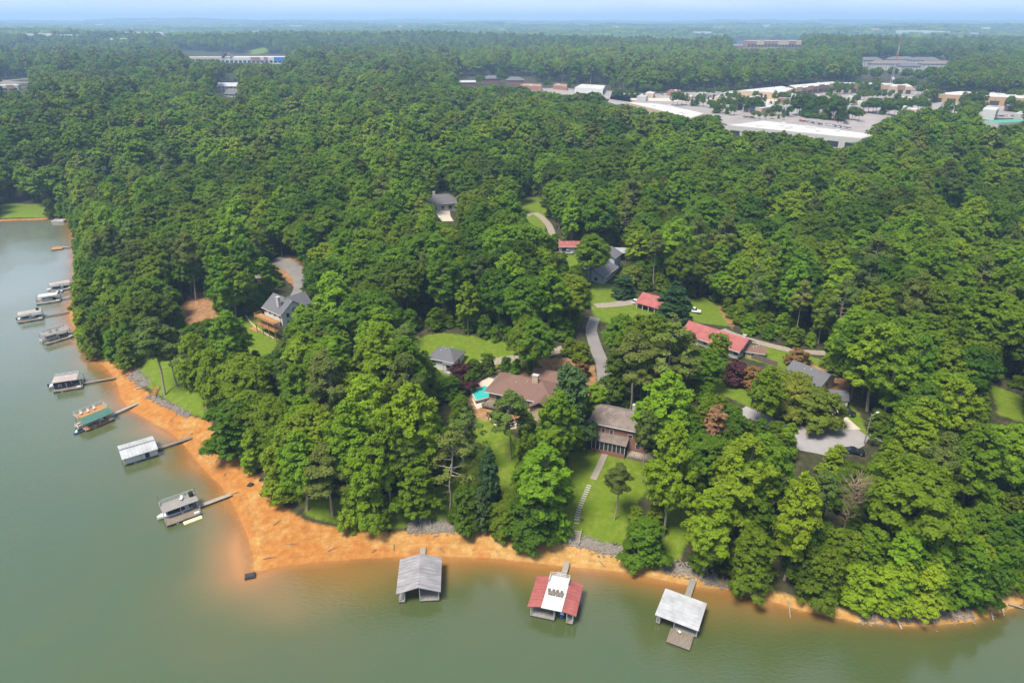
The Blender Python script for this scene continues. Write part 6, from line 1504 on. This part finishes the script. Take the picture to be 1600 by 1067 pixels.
# ------------------------------------------------------------------ trees that can be told apart in the photograph: base, top, width in survey pixels
HERO = [
    (480, 798, 678, 62, "tulip1", .45, "light green tree with pale leaning double trunk above the wide clay point"),
    (520, 806, 698, 66, "pine2", .25, "olive drooping pine on the grass edge above the wide clay point"),
    (575, 824, 712, 66, "full0", .42, "bright round tree leaning over the clay bank west of the silver-roofed boathouse"),
    (550, 828, 792, 40, "shrub1", .5, "light green bush hanging over the clay bank below a bright round tree"),
    (655, 806, 714, 70, "full1", .45, "dense mid-green round tree behind the wooden stairs and grey riprap"),
    (703, 796, 664, 56, "sparse0", .55, "tall thin pine with dead lower branches beside the long green lawn"),
    (640, 790, 672, 50, "pine0", .35, "pine standing behind the dense round tree by the wooden stairs"),
    (765, 792, 694, 36, "cone0", .25, "slim dark evergreen spire on the lawn below the pool house"),
    (728, 828, 756, 50, "full2", .12, "dark green bushy tree at the edge of the riprap by the clay beach"),
    (752, 832, 758, 34, "cone1", .6, "light green pointed young tree on the clay bank between dark bushes"),
    (790, 836, 786, 50, "full2", .25, "low dark bush on the clay bank between the two wooden stairs"),
    (826, 846, 776, 76, "full2", .05, "dark spreading bushy tree at the foot of the bright leaning tree"),
    (848, 826, 696, 92, "tulip2", .5, "bright yellow-green spreading tree beside the lawn with stepping stones"),
    (872, 842, 800, 40, "shrub1", .4, "green bush on the bank west of the lawn stairs"),
    (818, 790, 672, 42, "full1", .3, "vine-covered tree on the lawn below the pool house terrace"),
    (798, 718, 610, 52, "pine2", .4, "olive umbrella-topped pine in front of the brown-roofed pool house"),
    (868, 752, 610, 64, "tulip0", .3, "big mid-green tree between the pool house and the brick house"),
    (888, 700, 566, 70, "magnolia0", .75, "dark glossy magnolia beside the brown-roofed pool house"),
    (960, 812, 726, 32, "pine1", .12, "lone small-topped pine in the middle of the lawn with stepping stones"),
    (1003, 754, 644, 30, "pine0", .2, "slim pine at the corner of the brick house deck"),
    (1036, 838, 658, 66, "tulip0", .55, "tall vine-clad bright tree beside the brick house lawn"),
    (1005, 880, 814, 66, "full2", .35, "broad green bush above the riprap at the lawn edge"),
    (1095, 902, 764, 84, "tulip2", .5, "bright leafy tree over the bank by the white flat-roofed dock"),
    (1165, 922, 826, 82, "full1", .3, "mid-green tree hanging over the water east of the flat-roofed dock"),
    (1225, 905, 742, 66, "tulip1", .55, "yellow-green open-crowned tree on the east bank"),
    (1312, 848, 756, 44, "dead0", 0, "bare dead brown tree standing among green trees on the east bank"),
    (1112, 706, 634, 46, "dying0", .3, "dying tree with peach-brown leaves behind the brick house"),
    (1050, 508, 438, 58, "cone1", .2, "large dark twin-topped evergreen between the two red roofs"),
    (974, 464, 430, 38, "magnolia0", .3, "rounded dark evergreen behind the red-roofed carport"),
    (1118, 582, 520, 46, "full1", .5, "round olive-green tree in front of the long red-roofed house"),
    (1148, 600, 564, 46, "purple0", .3, "dark purple-leaved maple on the lawn near the wooden fence"),
    (1172, 606, 572, 40, "rust0", .35, "rust-orange maple on the lawn near the wooden fence"),
    (1245, 570, 545, 42, "rust0", .2, "rust-brown small tree beside the fence end and gravel drive"),
    (1225, 648, 590, 92, "yellow0", .35, "yellow-green spreading ornamental tree in front of the grey-roofed cottage"),
    (1268, 664, 608, 96, "yellow0", .15, "olive-yellow spreading ornamental tree beside the paved turnaround"),
    (1188, 668, 572, 46, "tulip1", .25, "narrow upright tree on the lawn beside the street"),
    (722, 606, 568, 44, "purple0", .25, "dark purple-leaved round maple beside the swimming pool terrace"),
    (908, 590, 566, 30, "rust0", .0, "small dark red shrub-like maple by the driveway bend"),
    (1035, 640, 496, 62, "sparse0", .7, "pale half-bare pine at the front of the pine group by the asphalt drive"),
    (985, 640, 520, 60, "pine2", .3, "dense blue-green pine beside the asphalt drive"),
    (1010, 636, 540, 54, "pine0", .4, "straight pine in the group by the asphalt drive"),
    (1062, 622, 520, 54, "pine2", .25, "pine in the group below the long red-roofed house"),
    (960, 632, 545, 50, "full1", .1, "dark bushy tree at the edge of the asphalt drive"),
    (965, 575, 492, 56, "oak2", .55, "open round tree on the bank between the asphalt drive and the gravel drive"),
    (930, 650, 600, 40, "full0", .6, "light green small tree next to the dark glossy magnolia"),
    (258, 618, 500, 46, "pine1", .3, "tall pine on the lawn by the riprap bank and orange steps"),
    (277, 604, 508, 40, "pine0", .45, "pine on the lawn behind the riprap bank"),
    (300, 610, 520, 42, "sparse0", .4, "loose pine beside the narrow lawn with orange steps"),
    (325, 648, 520, 52, "tulip0", .35, "tall green tree at the corner of the lawn above the clay beach"),
    (352, 660, 545, 56, "tulip1", .3, "tall green tree next to the lawn above the clay beach"),
    (395, 690, 606, 74, "oak3", .1, "dark rounded hardwood overhanging the wide clay beach"),
    (375, 710, 628, 84, "full1", .25, "dense dark tree at the back edge of the clay beach"),
    (405, 730, 668, 44, "full0", .55, "small bright yellow-green tree at the back edge of the clay beach"),
    (445, 785, 692, 56, "full0", .5, "light green tree at the inner edge of the clay point"),
    (610, 800, 640, 66, "tulip2", .35, "tall open tree in the wood behind the bright round shore tree"),
    (650, 770, 600, 84, "tulip0", .55, "big light green tree in the wood west of the lawn"),
    (560, 790, 630, 70, "tulip1", .4, "upright light green tree in the wood behind the clay point"),
    (922, 446, 366, 62, "oak1", .4, "tall spreading oak beside the blue-grey split-level house"),
    (986, 446, 416, 50, "yellow0", .2, "flat-topped light tree behind the red-roofed carport"),
    (660, 600, 552, 46, "full0", .45, "light green tree half hiding the pale grey cottage"),
    (1212, 640, 578, 60, "yellow0", .55, "pale yellow-green tree hiding the front of the slate-roofed cottage"),
    (1242, 622, 582, 54, "yellow0", .45, "rounded yellow-green tree against the slate-roofed cottage wall"),
    (1226, 716, 662, 36, "full0", .45, "slim light tree at the west rim of the paved turnaround"),
    (1300, 742, 696, 40, "full0", .55, "small light tree below the paved turnaround"),
    (722, 742, 640, 50, "sparse0", .45, "feathery pine on the lawn corner below the swimming pool"),
]
NP_ = len(HERO)
hero_xy = []
def solve_top(b, topy):
    lo, hi = b[2], b[2] + 60
    for _ in range(30):
        m = (lo + hi) / 2
        if proj(b[0], b[1], m)[1] > topy: lo = m
        else: hi = m
    return lo - b[2]
for (bx, by, ty, wp, key, tint, lab) in HERO:
    b = P(bx, by); Hh = solve_top(b, ty)
    dep = proj(*b)[2]
    wm = wp * dep / FPX
    p = PROTO[key]
    put_tree(key, b[0], b[1], b[2], wm / p["W"], Hh / p["H"], random.uniform(0, 6.28), tint, lab, None)
    hero_xy.append((b[0], b[1], wm * 0.5))
hero_xy = np.array(hero_xy)

# ------------------------------------------------------------------ scattered wood
def jgrid(x0, x1, y0, y1, s, r):
    X, Y = np.meshgrid(np.arange(x0, x1, s), np.arange(y0, y1, s))
    X = X.ravel() + r.uniform(-.46, .46, X.size) * s; Y = Y.ravel() + r.uniform(-.46, .46, Y.size) * s
    return X, Y
def infrust(X, Y, m=0.09):
    a, b, dep = proj(X, Y, np.full_like(X, 20.0))
    return (a > -1600 * m) & (a < 1600 * (1 + m)) & (Y > 60)
W_PTS = []     # woodland points: x y z key sxy sz rot tint
r5 = np.random.default_rng(505)
def tintfield(X, Y): return 0.36 + 0.17 * wob(X, Y, 60, 61) + 0.10 * wob(X, Y, 190, 62)
X, Y = jgrid(-330, 330, 95, 420, 9.2, r5)
k = infrust(X, Y, 0.12); X, Y = X[k], Y[k]
D = shore_d(X, Y); lim = np.where(X > 48, 1.6, np.where(X < -60, 4.0, 12.0))
k = D > lim; X, Y, D = X[k], Y[k], D[k]
for poly in list(LAWNS) + [CLAY] + NOTREE:
    k = ~in_poly(X, Y, poly); X, Y, D = X[k], Y[k], D[k]
if len(hero_xy):
    dd = np.min((X[:, None] - hero_xy[:, 0]) ** 2 + (Y[:, None] - hero_xy[:, 1]) ** 2 - (0.75 * hero_xy[:, 2] + 1.5) ** 2, axis=1)
    k = dd > 0; X, Y, D = X[k], Y[k], D[k]
# leafy fringe along the wooded banks
fr = []
for i_ in range(len(SHORE) - 1):
    p0, p1 = SHORE[i_], SHORE[i_ + 1]; mx_ = (p0 + p1) / 2
    if not ((44 < mx_[0] < 240 or mx_[0] < -78) and -330 < mx_[0] and mx_[1] < 420): continue
    d_ = p1 - p0; L_ = np.linalg.norm(d_); nv_ = np.array([-d_[1], d_[0]]) / L_
    for rr_, off_ in ((0, 2.6), (1, 7.0)):
        for f_ in np.arange(r5.uniform(0, 1) * 5.0, L_, 5.4): fr.append(p0 + d_ * f_ / L_ + nv_ * (off_ + r5.uniform(-.6, 1.6) + (0 if mx_[0] > 0 else -1.4 if mx_[1] > 215 else 2.0)))
fr = np.array(fr); fd = shore_d(fr[:, 0], fr[:, 1]); fr = fr[(fd > .6) & infrust(fr[:, 0], fr[:, 1], .1)]
k = np.array([not any(in_poly(np.array([q[0]]), np.array([q[1]]), pl_)[0] for pl_ in LAWNS) for q in fr]); fr = fr[k]
dd = np.min((fr[:, 0][:, None] - hero_xy[:, 0]) ** 2 + (fr[:, 1][:, None] - hero_xy[:, 1]) ** 2 - (0.6 * hero_xy[:, 2] + 1.0) ** 2, axis=1); fr = fr[dd > 0]
nf = len(fr)
X = np.concatenate([X, fr[:, 0]]); Y = np.concatenate([Y, fr[:, 1]]); D = np.concatenate([D, np.full(nf, 3.0)])
Z = hgt(X, Y)
N = len(X)
u = r5.uniform(size=N); sp = wob(X, Y, 75, 71) + 0.5 * r5.normal(size=N)
keys = np.empty(N, object)
for i in range(N):
    if D[i] < 9 and (X[i] > 40 or X[i] < -60) or u[i] < 0.05: keys[i] = "full%d" % r5.integers(3)
    elif u[i] < 0.14: keys[i] = ["pine0", "pine1", "pine2", "sparse0"][r5.integers(4)]
    elif sp[i] > 0.15: keys[i] = "tulip%d" % r5.integers(3)
    else: keys[i] = "oak%d" % r5.integers(4)
sc_ = np.where(r5.uniform(size=N) < .25, r5.uniform(.6, .82, N), r5.uniform(0.82, 1.16, N))
sc_[N - nf:] = r5.uniform(0.55, 0.95, nf)
sx_ = sc_ * r5.uniform(0.84, 1.06, N)
Hs = np.array([PROTO[q]["H"] for q in keys]) * sc_; Ws = np.array([PROTO[q]["W"] for q in keys]) * sx_
bad = blocked(X, Y, Z, Hs, Ws)
# where a full-grown tree would hide something, try a smaller bushy one
for i in np.nonzero(bad)[0]:
    keys[i] = ["full0", "full1", "full2", "shrub1"][r5.integers(4)]
    sc_[i] = r5.uniform(0.35, 0.62); sx_[i] = sc_[i] * 1.1
Hs = np.array([PROTO[q]["H"] for q in keys]) * sc_; Ws = np.array([PROTO[q]["W"] for q in keys]) * sx_
bad2 = blocked(X, Y, Z, Hs, Ws, 0)
k = ~(bad & bad2)
X, Y, Z, D, keys, sc_, sx_ = X[k], Y[k], Z[k], D[k], keys[k], sc_[k], sx_[k]
tint = np.clip(tintfield(X, Y) + 0.21 * r5.normal(size=len(X)), -0.05, 0.85)
a, b, dep = proj(X, Y, Z + 10)
vis = (a > -20) & (a < 1620) & (b < 1100)
size = np.array([PROTO[q]["H"] for q in keys]) * sc_ / dep * vis
order = np.argsort(-size)
quota = {"tree": 300, "pine": 90, "shrub": 60}
taken = np.zeros(len(X), bool)
for i in order:
    kd = kind_of(keys[i]); qk = "pine" if kd in ("pine", "sparse") else ("shrub" if kd == "shrub" else "tree")
    if size[i] <= 0 or quota[qk] <= 0: continue
    quota[qk] -= 1; taken[i] = True
    a1, a2 = near_two(X[i], Y[i])
    tone = "dark" if tint[i] < 0.10 else "yellowish" if tint[i] > 0.42 else "bright" if tint[i] > 0.28 else "green"
    tall = "tall " if sc_[i] > 1.0 else "small " if sc_[i] < 0.85 else ""
    lab = "%s%s %s between the %s and the %s" % (tall, tone, KIND_WORDS[kd], a1, a2)
    put_tree(keys[i], X[i], Y[i], Z[i], sx_[i], sc_[i], r5.uniform(0, 6.28), tint[i], lab, "%ss between the %s and the %s" % (KIND_WORDS[kd], a1, a2))
for i in np.nonzero(~taken)[0]:
    W_PTS.append((X[i], Y[i], Z[i], keys[i], sx_[i], sc_[i], tint[i]))

# understorey that closes the wood's edges
ux, uy = jgrid(-330, 330, 95, 420, 5.6, r5)
k = infrust(ux, uy, .1); ux, uy = ux[k], uy[k]
k = shore_d(ux, uy) > 5; ux, uy = ux[k], uy[k]
for poly in list(LAWNS) + [CLAY] + NOTREE:
    k = ~in_poly(ux, uy, poly); ux, uy = ux[k], uy[k]
us = r5.uniform(.28, .55, len(ux)); uz = hgt(ux, uy); uk = np.array(["full0", "full1", "full2", "full1", "full2"], object)[r5.integers(0, 5, len(ux))]
k = ~blocked(ux, uy, uz, 15 * us, 10 * us, 0)
ut = np.clip(tintfield(ux, uy) - .05, -.1, .6)
for i in np.nonzero(k)[0]: W_PTS.append((ux[i], uy[i], uz[i], uk[i], us[i] * 1.15, us[i], ut[i]))

def scatter(y0, y1, xw, sp_, keylist, smin, smax, check, margin, r, fl_poly=None):
    X, Y = jgrid(-xw, xw, y0, y1, sp_, r)
    k = infrust(X, Y, margin); X, Y = X[k], Y[k]
    D = shore_d(X, Y) if y0 < 600 else np.full(len(X), 999.0)
    k = D > 6; X, Y = X[k], Y[k]
    for poly in list(LAWNS) + NOTREE:
        k = ~in_poly(X, Y, poly); X, Y = X[k], Y[k]
    if y0 >= 1000:
        k = ~clearing(X, Y); X, Y = X[k], Y[k]
    Z = hgt(X, Y)
    ks = np.array(keylist, object)[r.integers(0, len(keylist), len(X))]
    s = r.uniform(smin, smax, len(X)); sx = s * r.uniform(0.9, 1.15, len(X))
    Hs = np.array([PROTO[q]["H"] for q in ks]) * s; Ws = np.array([PROTO[q]["W"] for q in ks]) * sx
    if check:
        bd = blocked(X, Y, Z, Hs, Ws, 0)
        X, Y, Z, ks, s, sx = X[~bd], Y[~bd], Z[~bd], ks[~bd], s[~bd], sx[~bd]
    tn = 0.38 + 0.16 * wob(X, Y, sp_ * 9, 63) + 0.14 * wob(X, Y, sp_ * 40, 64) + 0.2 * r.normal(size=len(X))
    tn = tn + 0.7 * np.exp(-(((X - 190) / 330) ** 2 + ((Y - 1550) / 330) ** 2))          # far sunlit patch painted into the crown tint
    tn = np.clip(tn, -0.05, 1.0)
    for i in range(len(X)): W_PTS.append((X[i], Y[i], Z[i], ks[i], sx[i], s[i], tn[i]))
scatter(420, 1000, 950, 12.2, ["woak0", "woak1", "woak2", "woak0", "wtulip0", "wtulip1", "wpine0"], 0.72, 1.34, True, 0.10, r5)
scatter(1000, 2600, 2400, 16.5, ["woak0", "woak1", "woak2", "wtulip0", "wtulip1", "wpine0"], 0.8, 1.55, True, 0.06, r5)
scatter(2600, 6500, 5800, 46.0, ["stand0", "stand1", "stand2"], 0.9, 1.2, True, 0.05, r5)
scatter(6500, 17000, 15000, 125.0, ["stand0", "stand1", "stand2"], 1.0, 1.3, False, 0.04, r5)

TREE_NAMES["woak"] = "shade_tree"; TREE_NAMES["wtulip"] = "shade_tree"
for (x0, y0, x1, y1, n_, key, tn, s_) in LOT_TREES:
    for i in range(n_):
        f = (i + r5.uniform(.2, .8)) / n_; key = [key, "woak%d" % r5.integers(3), "wtulip%d" % r5.integers(2), "full%d" % r5.integers(3)][r5.integers(4)]; q = at_z(x0 + (x1 - x0) * f, y0 + (y1 - y0) * f + r5.uniform(-1, 1), FLATZ); ss = s_ * r5.uniform(.7, 1.15)
        put_tree(key, q[0], q[1], FLATZ, ss, ss, r5.uniform(0, 6.28), tn, "%s %s shade tree by the %s" % ("small" if ss < .55 else "large" if ss > .85 else "rounded", "dark" if tn < .15 else "light" if tn > .25 else "green", min(SHOPS, key=lambda q2: (q2[0] - q[0]) ** 2 + (q2[1] - q[1]) ** 2)[2]), "shade trees among the shops")
# ------------------------------------------------------------------ the woodland nobody could count: one object
def build_woodland(pts):
    keys_all = sorted({p[3] for p in pts})
    pc = bpy.data.collections.new("woodland_kinds")
    for i, kx in enumerate(keys_all):
        o = bpy.data.objects.new("k%02d_tree" % i, PROTO[kx]["joined"]); pc.objects.link(o)
    ix = {kx: i for i, kx in enumerate(keys_all)}
    n = len(pts)
    me = bpy.data.meshes.new("woodland")
    me.vertices.add(n)
    me.vertices.foreach_set("co", np.array([(p[0], p[1], p[2] - 0.1) for p in pts], np.float32).ravel())
    def attr(nm, tp, arr, fld="value"):
        at = me.attributes.new(nm, tp, 'POINT'); at.data.foreach_set(fld, np.asarray(arr).ravel())
    rr = np.random.default_rng(9)
    attr("pidx", 'INT', np.array([ix[p[3]] for p in pts], np.int32))
    far = np.array([p[1] > 6500 for p in pts])
    sxy = np.array([p[4] for p in pts]) * np.where(far, 2.7, 1.0); szz = np.array([p[5] for p in pts])
    attr("scl", 'FLOAT_VECTOR', np.stack([sxy, sxy, szz], 1).astype(np.float32), "vector")
    rot = np.zeros((n, 3), np.float32); rot[:, 2] = rr.uniform(0, 6.28, n)
    attr("rot", 'FLOAT_VECTOR', rot, "vector")
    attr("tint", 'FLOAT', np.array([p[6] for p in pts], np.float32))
    ng = bpy.data.node_groups.new("woodland_nodes", 'GeometryNodeTree')
    ng.interface.new_socket("Geometry", in_out='INPUT', socket_type='NodeSocketGeometry')
    ng.interface.new_socket("Geometry", in_out='OUTPUT', socket_type='NodeSocketGeometry')
    N_ = ng.nodes; L_ = ng.links
    gi = N_.new("NodeGroupInput"); go = N_.new("NodeGroupOutput")
    iop = N_.new("GeometryNodeInstanceOnPoints"); ci = N_.new("GeometryNodeCollectionInfo")
    ci.inputs["Collection"].default_value = pc; ci.inputs["Separate Children"].default_value = True; ci.inputs["Reset Children"].default_value = True
    def na(nm, tp):
        q = N_.new("GeometryNodeInputNamedAttribute"); q.data_type = tp; q.inputs["Name"].default_value = nm; return q.outputs["Attribute"]
    L_.new(gi.outputs[0], iop.inputs["Points"]); L_.new(ci.outputs[0], iop.inputs["Instance"])
    iop.inputs["Pick Instance"].default_value = True
    L_.new(na("pidx", 'INT'), iop.inputs["Instance Index"])
    e2r = N_.new("FunctionNodeEulerToRotation"); L_.new(na("rot", 'FLOAT_VECTOR'), e2r.inputs[0]); L_.new(e2r.outputs[0], iop.inputs["Rotation"])
    L_.new(na("scl", 'FLOAT_VECTOR'), iop.inputs["Scale"])
    L_.new(iop.outputs[0], go.inputs[0])
    ob = link(bpy.data.objects.new("woodland", me))
    md = ob.modifiers.new("trees", 'NODES'); md.node_group = ng
    tag(ob, "dense mixed green woodland covering the hills behind the houses to the horizon", "woodland", None, "stuff")
    return ob
build_woodland(W_PTS)
print("woodland points", len(W_PTS), "single trees", int(taken.sum()) + NP_)
# ------------------------------------------------------------------ haze: even, pale air over the whole scene
def build_haze():
    m, n, l = new_mat("haze_air")
    out = n.new("ShaderNodeOutputMaterial"); v = n.new("ShaderNodeVolumePrincipled")
    v.inputs["Color"].default_value = (0.46, 0.70, 1.0, 1)
    v.inputs["Density"].default_value = 0.00017
    v.inputs["Anisotropy"].default_value = 0.1
    l.new(v.outputs["Volume"], out.inputs["Volume"])
    bm = bmesh.new()
    bmesh.ops.create_cube(bm, size=1.0)
    for q in bm.verts: q.co = Vector((q.co.x * 34000, q.co.y * 19800 + 8700, -6.5 + (q.co.z + 0.5) * 250))
    me = bpy.data.meshes.new("haze"); bm.to_mesh(me); bm.free(); me.materials.append(m)
    o = link(bpy.data.objects.new("haze", me))
    tag(o, "thin blue summer haze lying over the far woods", "haze", None, "stuff")
build_haze()
